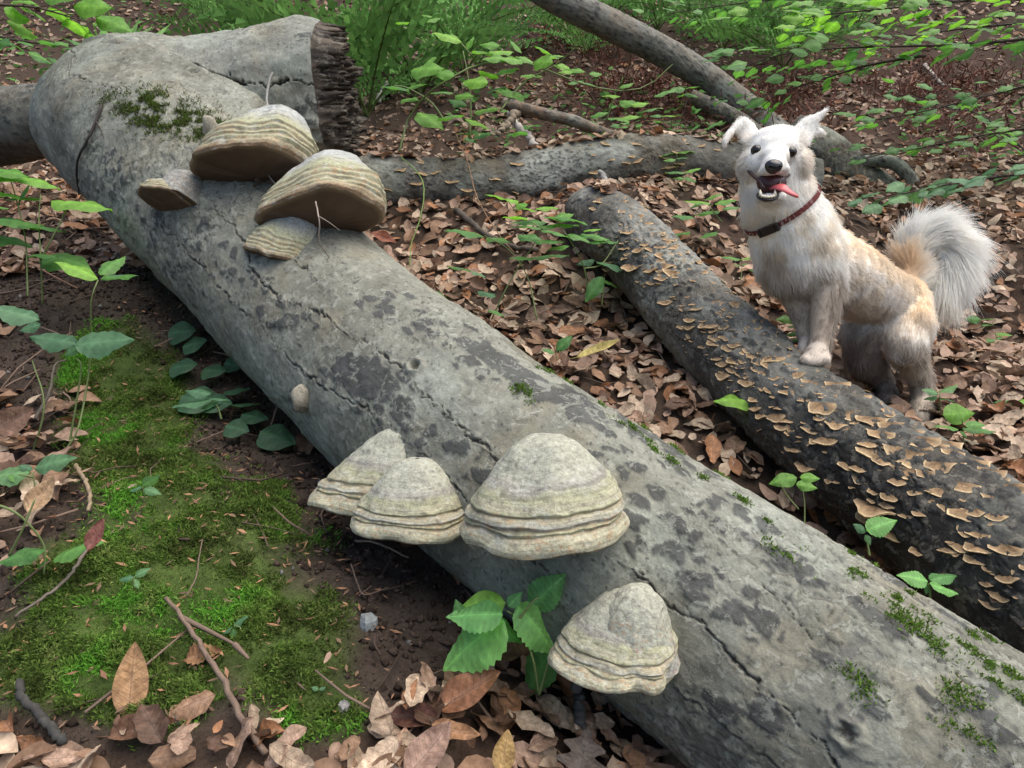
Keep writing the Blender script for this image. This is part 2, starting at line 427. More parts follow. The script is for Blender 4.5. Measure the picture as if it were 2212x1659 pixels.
# --- the big fallen beech: main stem and the broken-off second stem of its fork
L1 = Log([(2760, 2200, .74, .172), (2350, 1905, .83, .178), (1660, 1420, 1.055, .188), (1010, 955, 1.39, .202), (670, 660, 1.70, .208), (370, 345, 2.13, .245),
          (275, 282, 2.27, .222), (222, 252, 2.37, .172), (192, 240, 2.42, .10), (184, 237, 2.44, .03)], 900, 320)
L1.finish(.010*fbm(np.stack([L1.U*2.2, np.cos(L1.PH), np.sin(L1.PH)], -1)*1.3, 3, 2)+.004*fbm(np.stack([L1.U*9, 2*np.cos(L1.PH), 2*np.sin(L1.PH)], -1)*1.3, 3, 3))
LSC = [P3(a, b, d) for a, b, d in ((190, 264, 2.36), (290, 250, 2.28), (430, 230, 2.22), (580, 207, 2.17), (712, 197, 2.145))]; LSR = [.13, .178, .186, .190, .190]
def seg_dist(p, pts, rad):
    best = np.full(p.shape[:-1], 9.0)
    for a, b, ra, rb in zip(pts[:-1], pts[1:], rad[:-1], rad[1:]):
        ab = b-a; t = np.clip(((p-a)@ab)/(ab@ab), 0, 1); best = np.minimum(best, np.linalg.norm(p-a-t[..., None]*ab, axis=-1)-(ra+(rb-ra)*t))
    return best
L1.finish(.030*fbm(L1.pos*4.2, 3, 17)*sstep(1.7, 2.3, L1.pos[..., 1])+.012*fbm(L1.pos*11, 3, 18)*sstep(1.5, 2.2, L1.pos[..., 1]))
L1.finish(.045*np.exp(-np.abs(seg_dist(L1.pos, LSC, LSR))/.06))
col, rel = bark_base(L1, 100)
Z1 = [(790, 818, .13, .06, -.25, 1.05), (640, 705, .10, .04, -.2, .75), (600, 700, .14, .045, -.2, .6), (1140, 825, .20, .055, -.08, 1.12), (1240, 870, .12, .05, 0, 1.0), (1040, 770, .12, .06, .1, .75), (925, 716, .10, .05, .1, .65), (833, 642, .11, .05, 0, .75), (851, 888, .06, .05, .2, .7), (891, 935, .06, .04, .2, .7), (1053, 1012, .05, .03, 0, .8), (990, 985, .06, .03, 0, .5),
      (380, 590, .16, .06, 0, .55), (330, 480, .10, .05, .3, .6), (250, 370, .14, .05, .2, .65), (480, 560, .08, .06, 0, .6), (560, 610, .08, .05, 0, .5), (1480, 1010, .12, .05, 0, .65), (1400, 950, .12, .05, 0, .85), (1600, 1150, .10, .06, 0, .6), (1430, 1120, .09, .07, 0, .6), (1517, 1258, .06, .05, 0, .85), (1603, 1313, .05, .04, 0, .8), (1701, 1215, .09, .035, 0, .85),
      (1903, 1344, .06, .02, 0, 1.05), (2114, 1511, .09, .05, 0, .65), (1853, 1546, .05, .04, 0, .85), (1568, 1531, .04, .03, 0, .95), (1662, 1550, .04, .025, 0, .95), (2168, 1550, .08, .07, 0, .6), (1950, 1270, .12, .03, 0, .6), (300, 420, .06, .05, 0, .55), (1760, 1420, .05, .04, 0, .4), (1320, 1010, .08, .05, 0, .5), (420, 500, .06, .05, 0, .5)]
col, rel, _m = dark_spots(L1, col, rel, Z1, 140)
CR1 = [([(439, 410), (469, 454), (513, 505), (538, 549), (540, 577), (606, 650), (694, 679), (760, 727), (804, 745), (833, 774), (891, 815), (928, 862), (965, 891), (998, 932), (1053, 972), (1100, 1020)], 1.15),
       ([(344, 490), (370, 515), (395, 538), (425, 567), (470, 620), (540, 686), (599, 745), (642, 793), (694, 829), (745, 859), (796, 884), (833, 917), (862, 939), (891, 968), (943, 1009), (1001, 1067), (1031, 1094)], 1.1),
       ([(1312, 1199), (1350, 1223), (1389, 1246), (1428, 1301), (1514, 1344), (1553, 1387), (1599, 1437), (1646, 1492), (1693, 1511), (1720, 1550), (1771, 1601), (1790, 1632), (1840, 1690)], 1.25),
       ([(1459, 1488), (1521, 1535), (1568, 1578), (1623, 1613), (1673, 1652), (1720, 1700)], 1.0), ([(1060, 1110), (1110, 1160), (1160, 1215), (1200, 1260)], .7),
       ([(960, 890), (1000, 925), (1040, 957), (1097, 1020)], .7), ([(1850, 1310), (1900, 1330), (1960, 1390), (2050, 1450), (2150, 1540)], .7),
       ([(157, 150), (190, 176), (234, 187), (278, 205)], .9), ([(620, 500), (640, 560), (690, 610)], .5), ([(1650, 1260), (1700, 1310), (1760, 1370)], .5)]
col, rel = cracks(L1, col, rel, CR1, 200)
# a worn band of fine scratches running round the stem
sc_m = (1-sstep(.6, 1.1, L1.blob(1740, 1330, .10, .13)))*sstep(.25, .6, vnoise(np.stack([L1.U*150, L1.A*4], -1), 77))
col = mix(col, np.array([.12, .12, .11]), .55*sc_m); rel = rel-.0012*sc_m
green = sstep(.15, .5, fbm(L1.P*6+30, 3, 66))*(L1.px > 1100)
col = mix(col, np.array([.20, .23, .13]), .34*green)
# knots
for (kx, ky, kr) in [(897, 793, .013), (1828, 1585, .015), (1320, 895, .009), (415, 178, .013)]:
    b = L1.blob(kx, ky, kr, kr)+.12*fbm(L1.P*90, 2, 91)
    b = b+.25*fbm(L1.P*160, 2, 92); rel = rel+.007*np.exp(-((b-1.0)/.38)**2)-.005*(1-sstep(.3, .75, b)); col = mix(col, np.array([.09, .07, .05]), .75*(1-sstep(.3, .8, b))); col = mix(col, np.array([.2, .19, .16]), .4*np.exp(-((b-1.35)/.3)**2))
L1.finish(rel)
big_log = thing('fallen_beech_trunk', 'big grey fallen beech trunk lying diagonally across the slope, carrying large bracket fungi', 'log', tuple(L1.c[400]))
ctr = np.array(big_log.location)
def child(name, me, parent, kind=None, label=None):
    "a mesh built in world coordinates, hung under its thing"
    o = link(name, me, parent); o.matrix_parent_inverse = Matrix.Translation(-Vector(parent.location)) if parent.rotation_euler[:] == (0, 0, 0) else parent.matrix_world.inverted()
    return tag(o, label, None, None, kind)
child('main_stem', L1.mesh('main_stem', M['bark'], col), big_log)

LS = Log([(150, 270, 2.42, .05), (190, 264, 2.36, .13), (290, 250, 2.28, .178), (430, 230, 2.24, .186), (580, 207, 2.215, .190), (680, 198, 2.21, .194), (712, 197, 2.21, .190)], 330, 190)
end_w = sstep(.86, 1.0, LS.U/LS.u[-1])
LS.finish(.02*fbm(np.stack([LS.U*3, np.cos(LS.PH), np.sin(LS.PH)], -1)*1.4, 3, 12)+.006*fbm(np.stack([LS.U*10, 3*np.cos(LS.PH), 3*np.sin(LS.PH)], -1), 3, 14))
LS.finish(.030*fbm(LS.pos*4.2, 3, 17)+.012*fbm(LS.pos*11, 3, 18))
LS.finish(.045*np.exp(-np.abs(seg_dist(LS.pos, list(L1.c[::40]), list(L1.r[::40])))/.06)*(1-end_w))
cs, rs = bark_base(LS, 300, light=(.35, .35, .315), mid=(.25, .25, .22))
cs, rs, _m = dark_spots(LS, cs, rs, [(260, 150, .1, .05, 0, .35), (670, 85, .03, .02, 0, .95), (400, 290, .12, .05, 0, .6), (650, 260, .12, .07, 0, .5), (480, 250, .1, .03, 0, .45)], 340)
ridge = (1-sstep(.5, 1.1, LS.blob(600, 290, .22, .10)))*vnoise(np.stack([LS.U*14+LS.A*25, LS.A*60-LS.U*45], -1), 345)
cs, rs = cracks(LS, cs, rs, [([(286, 146), (337, 143), (388, 143), (436, 157), (487, 172), (549, 183), (586, 187), (622, 176), (700, 178)], 1.7), ([(190, 160), (240, 180), (290, 205)], .8)], 360, .0030, .012)
rs = rs+.007*ridge; cs = cs*(1-.35*np.clip(-ridge, 0, 1))[..., None]
LS.finish(rs)
child('broken_stem', LS.mesh('broken_stem', M['bark'], cs, False), big_log)
# torn, dark end face of the broken stem: radial splinters and hollows
nr, na = 44, 190; ang = LS.ph[np.linspace(0, LS.m-1, na).astype(int)]; rr = np.linspace(1.0, 0, nr)
E1, E2, TE, CE = LS.e1[-1], LS.e2[-1], LS.T[-1], LS.c[-1]
RR, AA = np.meshgrid(rr, ang, indexing='ij'); q = np.stack([RR*np.cos(AA)*.21, RR*np.sin(AA)*.21], -1)
w1 = worley(q*60+.3*fbm(q*40, 2, 70)[..., None], 71); w2 = worley(q*130, 72); dz = (.055*w1[2]+.035*w2[2]+.05*fbm(q*14, 3, 74)-.01)*sstep(1.0, .9, RR)
ring = LS.pos[-1][np.linspace(0, LS.m-1, na).astype(int)]
pv = CE+(ring-CE)[None]*RR[..., None]+TE*dz[..., None]
cf = mix(np.broadcast_to(np.array([.028, .022, .018]), dz.shape+(3,)), np.array([.11, .085, .065]), sstep(.35, .8, fbm(q*60, 3, 73)*.5+.5))
child('torn_end', mesh('torn_end', pv, gridfaces(nr, na, True), M['bark_dark'], True, cf.reshape(-1, 3)), big_log)

# --- the second log, thin and dark, covered in small brackets
L2 = Log([(1258, 452, 2.44, .07), (1285, 470, 2.38, .104), (1348, 515, 2.22, .108), (1464, 639, 2.0, .106), (1581, 764, 1.8, .107), (1706, 879, 1.62, .108), (1811, 951, 1.51, .112), (1932, 1046, 1.40, .118), (2132, 1183, 1.25, .125), (2400, 1365, 1.10, .13), (2560, 1470, 1.04, .13)], 560, 170)
L2.finish(.008*fbm(np.stack([L2.U*4, np.cos(L2.PH), np.sin(L2.PH)], -1)*1.4, 3, 32))
c2, r2 = bark_base(L2, 400, light=(.17, .165, .155), mid=(.085, .08, .075), warm=(.13, .11, .09))
topm = sstep(.25, .8, (L2.dir[..., 2]))*sstep(-.2, .25, fbm(L2.P*6, 3, 410)); c2 = mix(c2, np.array([.33, .335, .31])*(.7+.5*fbm(L2.P*60, 3, 5))[..., None], .75*topm)  # pale bark patches on the ridge, with light from above painted in
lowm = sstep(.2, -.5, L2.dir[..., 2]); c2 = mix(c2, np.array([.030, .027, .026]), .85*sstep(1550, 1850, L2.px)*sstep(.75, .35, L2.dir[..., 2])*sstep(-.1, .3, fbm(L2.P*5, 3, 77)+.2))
c2, r2, _m = dark_spots(L2, c2, r2, [(1420, 560, .2, .15, 0, .45), (1800, 900, .5, .2, 0, .35), (2100, 1100, .4, .2, 0, .35)], 430, (45, 60))
c2, r2 = cracks(L2, c2, r2, [([(1350, 640), (1450, 720), (1560, 800)], .8), ([(1900, 960), (2000, 1060), (2120, 1150)], .8)], 450)
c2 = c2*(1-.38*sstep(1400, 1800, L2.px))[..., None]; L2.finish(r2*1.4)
second_log = thing('bracket_covered_log', 'dark rotting log under the dog, covered in small tan shelf brackets', 'log', tuple(L2.c[280]))
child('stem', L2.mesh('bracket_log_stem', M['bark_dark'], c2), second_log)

# --- the low log lying across behind
L3 = Log([(700, 385, 2.72, .10), (800, 392, 2.78, .098), (930, 398, 2.84, .098), (1080, 392, 2.86, .098), (1250, 360, 2.92, .100), (1420, 345, 3.0, .10), (1600, 365, 3.05, .098), (1760, 395, 3.05, .09)], 380, 110)
L3.finish(.012*fbm(np.stack([L3.U*5, np.cos(L3.PH), np.sin(L3.PH)], -1)*1.5, 3, 52))
c3, r3 = bark_base(L3, 500, light=(.20, .19, .17), mid=(.10, .09, .08), warm=(.17, .13, .09))
pale = (1-sstep(.5, 1.1, L3.blob(1190, 365, .16, .11)))+(1-sstep(.5, 1.1, L3.blob(1330, 330, .12, .06))); c3 = mix(c3, np.array([.36, .37, .34])*(.8+.3*fbm(L3.P*40, 2, 6))[..., None], np.clip(pale, 0, 1)*.85)
c3, r3, _m = dark_spots(L3, c3, r3, [(1190, 370, .2, .15, 0, .6), (950, 380, .2, .1, 0, .3)], 530, (70, 100))
L3.finish(r3)
third_log = thing('cross_log', 'brown log lying across behind the big trunk, dotted with small brackets', 'log', tuple(L3.c[190]))
child('stem', L3.mesh('cross_log_stem', M['bark_dark'], c3), third_log)

def simple_log(name, label, ctrl, seed, light, mid, n=160, m=60, cat='branch', mat='bark_dark', extra=None):
    lg = Log(ctrl, n, m); lg.finish(.05*lg.r[:, None]*fbm(np.stack([lg.U*6, np.cos(lg.PH), np.sin(lg.PH)], -1)*1.6, 3, seed))
    c, r = bark_base(lg, seed, light, mid, tuple(np.array(mid)*np.array([1.3, 1.05, .85])))
    c, r, _ = dark_spots(lg, c, r, [(a[0], a[1], .3, .2, 0, .28) for a in ctrl[1:-1]], seed+5, (34, 60))
    lg.finish(r); t = thing(name, label, cat, tuple(lg.c[n//2])); child('stem', lg.mesh(name+'_stem', M[mat], c), t); return lg, t
LB, _ = simple_log('leaning_dead_trunk', 'long bare grey dead trunk leaning down from the top edge towards the dog', [(1000, -130, 4.4, .075), (1180, -15, 4.4, .083), (1300, 45, 4.45, .088), (1420, 105, 4.5, .085), (1530, 170, 4.55, .082), (1600, 225, 4.55, .085), (1660, 275, 4.5, .086), (1720, 320, 4.4, .08)], 600, (.27, .26, .24), (.17, .16, .14), cat='trunk')
simple_log('old_branch', 'dark old log with peeling bark lying behind the dog', [(1700, 290, 3.75, .11), (1780, 345, 3.7, .13), (1860, 415, 3.6, .13), (1960, 475, 3.5, .12), (2080, 525, 3.4, .11), (2230, 590, 3.3, .11), (2400, 640, 3.25, .1)], 640, (.115, .105, .09), (.06, .052, .045), cat='log')
simple_log('short_grey_branch', 'short brown branch stub beside the foot of the leaning trunk', [(1490, 210, 4.35, .045), (1540, 232, 4.35, .047), (1600, 262, 4.35, .045), (1640, 285, 4.3, .03)], 660, (.17, .15, .12), (.10, .085, .07), 80, 36)
simple_log('side_log', 'dark log running off the left edge behind the big trunk', [(-160, 300, 2.9, .14), (0, 275, 2.85, .14), (90, 262, 2.8, .13), (200, 250, 2.8, .12)], 680, (.16, .155, .14), (.08, .075, .068), cat='log')
simple_log('curved_dead_branch', 'thin curved dead branch arching over the dark log by the dog', [(1800, 365, 3.6, .02), (1840, 350, 3.55, .024), (1890, 348, 3.5, .028), (1930, 352, 3.45, .03), (1955, 372, 3.42, .03), (1975, 400, 3.42, .028)], 690, (.15, .13, .10), (.08, .07, .06), 70, 24)
simple_log('forked_stick', 'forked brown stick lying above the low cross log', [(1085, 222, 3.3, .020), (1120, 232, 3.3, .026), (1170, 245, 3.32, .026), (1240, 262, 3.35, .026), (1300, 285, 3.4, .024), (1360, 300, 3.42, .014)], 700, (.26, .20, .15), (.14, .10, .08), 90, 26)
# ------------------------------------------------------------------ large bracket fungi
PAL = dict(top=(.46, .46, .37), grey=(.355, .34, .30), stone=(.33, .325, .30), green=(.43, .43, .28), cream=(.50, .47, .345), white=(.52, .51, .42), tan=(.42, .36, .24), blue=(.47, .485, .47), dark=(.17, .15, .12), rim=(.57, .54, .38), brown=(.30, .21, .13))
def hoof(bands, a, b, H, na=120, seed=0, wave=.05, back=.0, lean=(0, 0), notch=None):
    """hoof shaped cap: bands = rows (rho, h, colour) from the crown to the rim; grooves between bands.
    local x = width, y = outwards, z = up.  returns verts grid, colours"""
    th = np.linspace(0, 2*np.pi, na, endpoint=False)
    rho = np.array([r[0] for r in bands]); hh = np.array([r[1] for r in bands]); t = np.arange(len(bands))
    sub = 7; tt = np.linspace(0, len(bands)-1, (len(bands)-1)*sub+1)
    R = np.interp(tt, t, rho); Hh = np.interp(tt, t, hh); 
    k = np.array([.25, .5, .25]); 
    for _ in range(1): R[1:-1] = np.convolve(R, k, 'valid'); Hh[1:-1] = np.convolve(Hh, k, 'valid')
    ci = np.clip(np.floor(tt+1e-6).astype(int), 0, len(bands)-1)
    cols = np.array([PAL[r[2]] for r in bands])[ci]
    TH, RR = np.meshgrid(th, R, indexing='xy'); HH = np.repeat(Hh[:, None], na, 1); TTg = np.repeat(tt[:, None], na, 1)
    lob = np.stack([np.cos(TH)*1.3, np.sin(TH)*1.3, TTg*.10], -1)
    w = fbm(lob*1.2, 3, seed)*wave*2.2
    RR = RR*(1+w*sstep(.0, .5, RR))
    if notch is not None:
        for (t0, wd, dep) in notch: RR = RR*(1-dep*np.exp(-((np.angle(np.exp(1j*(TH-t0))))/wd)**2)*sstep(.35, .8, RR))
    HH = HH+wave*1.5*fbm(np.stack([np.cos(TH)*1.9, np.sin(TH)*1.9, TTg*.12+5], -1), 3, seed+3)*sstep(.15, .8, RR)
    sup = lambda q: np.sign(q)*np.abs(q)**.82
    x = a*RR*sup(np.cos(TH))+lean[0]*a*HH; y = b*RR*sup(np.sin(TH))+(lean[1]-back)*b*HH; z = H*HH
    v = np.stack([x, y, z], -1)
    v = v+(.055*a*fbm(v/a*2.3, 3, seed+5)+.020*a*fbm(v/a*9, 4, seed+6)*sstep(.97, .8, RR))[..., None]*unit(np.stack([np.cos(TH), np.sin(TH), .5+0*TH], -1))
    frac = TTg-np.floor(TTg+1e-6); groove = 1-sstep(0, .22, np.minimum(frac, 1-frac)); groove[0] = 0
    fine = vnoise(np.stack([TTg*7, np.cos(TH)*1.5, np.sin(TH)*1.5], -1), seed+8)
    cb_ = np.array([PAL[r[2]] for r in bands]); tw_ = np.clip(TTg+.55*fbm(np.stack([np.cos(TH)*3, np.sin(TH)*3, TTg*.6], -1), 3, seed+12)+.2*vnoise(v/a*22, seed+13), 0, len(bands)-1)
    c = np.stack([np.interp(tw_, t, cb_[:, k_]) for k_ in range(3)], -1)*(1+.20*fine[..., None]); n = fbm(v/a*6, 4, seed+9)*.5+.5
    c = mix(c, np.array(PAL['top'])*.9, .35*sstep(.5, .7, n)*sstep(.9, .5, RR)); c = c*(.82+.36*(fbm(v/a*30, 3, seed+10)*.5+.5))[..., None]
    c = c*(1-.32*groove*sstep(.45, .7, RR)*np.clip(.5+1.3*fbm(np.stack([np.cos(TH)*4, np.sin(TH)*4, TTg*2], -1), 2, seed+14), 0, 1))[..., None]
    c = mix(c, np.array([.13, .12, .10]), .55*sstep(.66, .74, fbm(v/a*16, 3, seed+15)*.5+.5)); c = mix(c, np.array([.56, .57, .50]), .5*sstep(.60, .70, fbm(v/a*12+9, 4, seed+16)*.5+.5))
    sp_ = sstep(.70, .76, vnoise(v/a*26, seed+11)*.5+.5)*sstep(.86, .97, RR); c = mix(c, np.array([.50, .30, .16]), .55*sp_)
    return v, np.clip(c, .01, .9)

def fungus(name, label, px, py, d, a, b, H, e, roll, bands, seed, nrim=4, out=None, yaw=0.0, extra=(), group='large bracket fungi on the big trunk', **kw):
    """e: how far the outward edge is tipped up (radians); roll: turn in the picture plane"""
    sp_, _n = L1.surf(px, py); C = P3(px, py, project(sp_)[2]-d)
    Lr = cvec(math.cos(roll), 0, -math.sin(roll)); Up = cvec(math.sin(roll), 0, math.cos(roll)); Tw = cvec(0, -1, 0)
    if yaw: Lr, Tw = math.cos(yaw)*Lr+math.sin(yaw)*Tw, -math.sin(yaw)*Lr+math.cos(yaw)*Tw
    O = math.cos(e)*Tw+math.sin(e)*Up; N = -math.sin(e)*Tw+math.cos(e)*Up
    t = thing(name, label, 'fungus', tuple(C), group)
    def put(part, dx, dy, dz, a, b, H, bands, seed, tilt=0.0, **kk):
        v, c = hoof(bands, a, b, H, seed=seed, **kk); nb = v.shape[0]; k = nb-nrim*7
        if tilt:
            ct, st_ = math.cos(tilt), math.sin(tilt); v = np.stack([v[..., 0]*ct-v[..., 2]*st_, v[..., 1], v[..., 0]*st_+v[..., 2]*ct], -1)
        v = v+np.array([dx, dy, dz])
        w = C+v[..., 0:1]*(-Lr)+v[..., 1:2]*O+v[..., 2:3]*N
        na = v.shape[1]
        child(part, mesh(part, w[:k+1], gridfaces(k+1, na, True), M['fungus'], True, .82*c[:k+1].reshape(-1, 3)), t)
        r = w[k:]; rc = c[k:]
        child('rim' if part == 'cap' else part+'_rim', mesh('rim', r, gridfaces(len(r), na, True), M['fungus'], True, .86*rc.reshape(-1, 3)), t)
        # pore surface: from the lip inwards, softly bulging
        lip = v[-1]; cen = lip.mean(0); s = np.linspace(1, 0, 12)[:, None, None]; pv = cen+(lip-cen)[None]*s
        bul = np.array([0, 0, 1.0]) if not tilt else np.array([-math.sin(tilt), 0, math.cos(tilt)])
        pv = pv-bul*(1-s**2)*.10*a+.006*a*fbm(pv/a*5, 2, seed)[..., None]
        pw = C+pv[..., 0:1]*(-Lr)+pv[..., 1:2]*O+pv[..., 2:3]*N
        pc = np.array([.135, .092, .068])*(.8+.4*(fbm(pv/a*8, 3, seed+2)*.5+.5))[..., None]
        pc = mix(pc, np.array([.27, .20, .13]), np.repeat(sstep(.9, 1.0, s[..., 0]), pc.shape[1], 1))
        child('pore_surface' if part == 'cap' else part+'_pores', mesh('pores', pw, gridfaces(12, na, True), M['pore'], True, pc.reshape(-1, 3)), t)
    put('cap', 0, 0, 0, a, b, H, bands, seed, **kw)
    for ex in extra: put(*ex[:-1], **ex[-1])
    return t

bell = [(.02, 1.0, 'top'), (.22, .98, 'top'), (.38, .90, 'top'), (.50, .78, 'top'), (.61, .66, 'top'), (.71, .57, 'grey'), (.80, .49, 'green'), (.86, .41, 'cream'), (.905, .355, 'green'), (.882, .32, 'tan'), (.935, .285, 'cream'), (.958, .24, 'white'), (.932, .205, 'tan'), (.957, .18, 'green'), (.932, .15, 'tan'), (.98, .115, 'cream'), (1.005, .07, 'rim'), (1.01, .02, 'rim'), (.99, -.03, 'rim'), (.95, -.05, 'brown')]
flat = [(.02, 1.0, 'blue'), (.25, .97, 'blue'), (.45, .87, 'blue'), (.60, .72, 'blue'), (.72, .58, 'top'), (.83, .46, 'green'), (.90, .38, 'green'), (.888, .34, 'tan'), (.935, .28, 'green'), (.922, .235, 'tan'), (.965, .19, 'green'), (.952, .15, 'tan'), (.985, .11, 'green'), (.975, .07, 'tan'), (1.0, .03, 'tan'), (1.0, -.02, 'brown'), (.96, -.06, 'brown')]
def px2m(p, d): return p*d/F
fungus('bracket_fungus', 'upper bracket fungus showing its brown underside, with a dry leaf hanging beneath it', 547, 362, .055, .135, .115, .150, math.radians(12), math.radians(-6), flat, 1, yaw=.45, back=.35, lean=(-.25, 0))
fungus('bracket_fungus', 'wide upper bracket fungus with a second lobe and a twig hanging in front', 700, 466, .055, .131, .120, .155, math.radians(13), math.radians(-14), flat, 2, yaw=.45, back=.35, lean=(-.05, 0),
       extra=[('lower_lobe', .088, .042, -.080, .074, .078, .105, flat, 31, .50, dict(wave=.04, back=.2))])
fungus('bracket_fungus', 'small bracket fungus with a smooth grey dome, nearest the left side of the big trunk', 362, 436, .03, .064, .06, .060, math.radians(20), math.radians(8), flat, 3, nrim=3, yaw=.35, back=.2, lean=(.1, 0),
       extra=[('dome', -.024, -.004, .034, .046, .046, .046, [(.02, 1, 'stone'), (.35, .95, 'stone'), (.65, .78, 'stone'), (.86, .5, 'stone'), (.97, .2, 'stone'), (1.05, -.1, 'stone'), (1.15, -.4, 'stone'), (1.2, -.7, 'stone')], 32, .0, dict(wave=.02))])
fungus('bracket_fungus', 'tall bell-shaped bracket fungus leaning left, behind its shorter neighbour on the trunk', 798, 1078, .085, .096, .082, .128, math.radians(-8), math.radians(4), bell, 4, yaw=.3, back=.1, lean=(-.55, -.2), wave=.05)
fungus('bracket_fungus', 'short ridged bracket fungus between the leaning one and the biggest one', 892, 1128, .055, .098, .084, .100, math.radians(-8), math.radians(2), bell, 5, yaw=.4, back=.15, lean=(-.05, 0), wave=.04)
fungus('bracket_fungus', 'biggest bell-shaped bracket fungus with pale ridged bands, in the middle of the trunk', 1179, 1140, .05, .112, .098, .124, math.radians(-8), math.radians(-1), bell, 6, yaw=.45, back=.25, lean=(.03, 0), wave=.045)
fungus('bracket_fungus', 'lowest bracket fungus with a humped knob on top, beside the bramble leaves', 1327, 1426, .055, .077, .074, .087, math.radians(-8), math.radians(9), bell, 7, yaw=.45, back=.2, lean=(-.02, 0), wave=.06, notch=[(2.2, .22, .12)],
       extra=[('knob', -.018, -.010, .042, .043, .046, .060, [(.02, 1, 'top'), (.3, .96, 'top'), (.58, .82, 'top'), (.80, .6, 'top'), (.93, .35, 'top'), (1.04, .05, 'top'), (1.18, -.25, 'grey'), (1.35, -.55, 'grey')], 37, .0, dict(wave=.10))])
def bud(label, px, py, r, seed):
    p, n = L1.surf(px, py); u = np.array([0, 0, 1.0]); s = unit(np.cross(n, u)); th, ph = np.meshgrid(np.linspace(0, np.pi, 14), np.linspace(0, 2*np.pi, 20, endpoint=False), indexing='ij')
    q = np.stack([np.sin(th)*np.cos(ph), np.sin(th)*np.sin(ph), np.cos(th)], -1); q = q*(1+.45*fbm(q*1.6, 3, seed))[..., None]*np.array([.8, 1.0, 1.25])*r
    w = p+n*r*.25+q[..., 0:1]*s+q[..., 1:2]*n+q[..., 2:3]*u
    c = mix(np.broadcast_to(np.array([.36, .33, .26]), q.shape), np.array([.20, .17, .13]), sstep(.3, -.6, q[..., 2]/r)*.5+.3*(fbm(q/r*4, 3, seed+1)*.5+.5))
    tag(link('fungus_bud', mesh('fungus_bud', w, gridfaces(14, 20, True), M['fungus'], True, c.reshape(-1, 3))), label, 'fungus', 'young fungus buds')
bud('small pale knob-like young bracket on the lower side of the trunk', 657, 860, .020, 1)
bud('small round brown fungus bud beside the mossy fork of the trunk', 455, 292, .023, 2)
# ------------------------------------------------------------------ the dog
paw_p, _ = L2.surf(1763, 772); D0 = float(project(paw_p)[2])+.012
def ZD(zx, zy, o): return P3(1458+zx*.4557, 189+zy*.4557, D0+o)
def zr(r, o): return r*.4557*(D0+o)/F
sph_t, sph_p = np.meshgrid(np.linspace(0, np.pi, 9), np.linspace(0, 2*np.pi, 14, endpoint=False), indexing='ij')
SPH = np.stack([np.sin(sph_t)*np.cos(sph_p), np.sin(sph_t)*np.sin(sph_p), np.cos(sph_t)], -1); SPHF = gridfaces(9, 14, True)
dogb = MB(); flow_c = []; flow_r = []; flow_d = []; flow_k = []
def blob3(c, ax, fl=None, kind=0):
    "ellipsoid; ax = 3 semi-axis vectors"
    v = c+SPH[..., 0:1]*ax[0]+SPH[..., 1:2]*ax[1]+SPH[..., 2:3]*ax[2]; dogb.add(v, SPHF)
    if fl is not None: flow_c.append(c); flow_r.append(np.mean([np.linalg.norm(a) for a in ax])); flow_d.append(unit(fl)); flow_k.append(kind)
RX, RY, RZ = cvec(1, 0, 0), cvec(0, 1, 0), cvec(0, 0, 1)
def chain(rows, kind, rev=False):
    "rows: zoom x, zoom y, depth offset, radius"
    P = np.array([[*ZD(a, b, o), zr(r, o)] for a, b, o, r in rows])
    for p, q in zip(P[:-1], P[1:]):
        L = np.linalg.norm(q[:3]-p[:3]); n = max(2, int(L/(.3*min(p[3], q[3]))))
        for t in np.linspace(0, 1, n):
            c = p*(1-t)+q*t; blob3(c[:3], (RX*c[3], RY*c[3], RZ*c[3]), (q-p)[:3]*(-1 if rev else 1), kind)
K_HEAD, K_NECK, K_BODY, K_FLEG, K_HLEG, K_HFAR, K_TAIL, K_EAR, K_MUZ, K_PAW = range(10)
chain([(470, 330, -.045, 128), (475, 430, -.03, 150), (500, 560, .0, 172), (560, 700, .03, 196), (590, 800, .05, 205)], K_NECK)
chain([(590, 800, .05, 205), (690, 850, .09, 196), (800, 900, .15, 180), (930, 965, .22, 150), (1040, 1030, .29, 140)], K_BODY)
chain([(690, 820, .02, 110), (725, 930, .02, 86), (715, 1020, .01, 70), (695, 1150, .0, 52), (680, 1240, -.005, 48)], K_FLEG)
chain([(680, 1240, -.005, 48), (668, 1270, -.02, 56), (660, 1286, -.045, 42)], K_PAW)
for dx, dz in ((-50, -2), (-17, 8), (18, 8), (52, -2)): chain([(672+dx*.8, 1272, -.02, 24), (663+dx, 1294+dz, -.062, 24)], K_PAW)
chain([(540, 880, .06, 92), (585, 1000, .07, 72), (618, 1120, .06, 50), (632, 1210, .05, 44)], K_FLEG)
chain([(632, 1210, .05, 44), (625, 1238, .03, 46), (618, 1252, .02, 34)], K_PAW)
chain([(1060, 1030, .29, 140), (1085, 1120, .25, 132), (1090, 1220, .21, 100), (1130, 1310, .24, 66), (1172, 1390, .27, 50), (1172, 1480, .26, 44), (1166, 1540, .23, 46), (1155, 1570, .20, 38)], K_HLEG)
chain([(960, 1060, .30, 130), (905, 1170, .27, 112), (900, 1270, .28, 92), (945, 1350, .32, 64), (990, 1400, .33, 48), (1005, 1450, .31, 46), (995, 1475, .29, 36)], K_HFAR)
chain([(1100, 990, .33, 56), (1120, 900, .36, 52), (1110, 810, .38, 56), (1140, 735, .39, 60), (1210, 705, .39, 66), (1280, 740, .39, 68), (1300, 830, .38, 62), (1285, 900, .37, 54), (1262, 960, .36, 42)], K_TAIL)
def ell(zx, zy, o, a, b, c, fl, kind): s = zr(1, o); blob3(ZD(zx, zy, o), (RX*a*s, RY*c*s, RZ*b*s), fl, kind)
back = cvec(0, 1, .25)
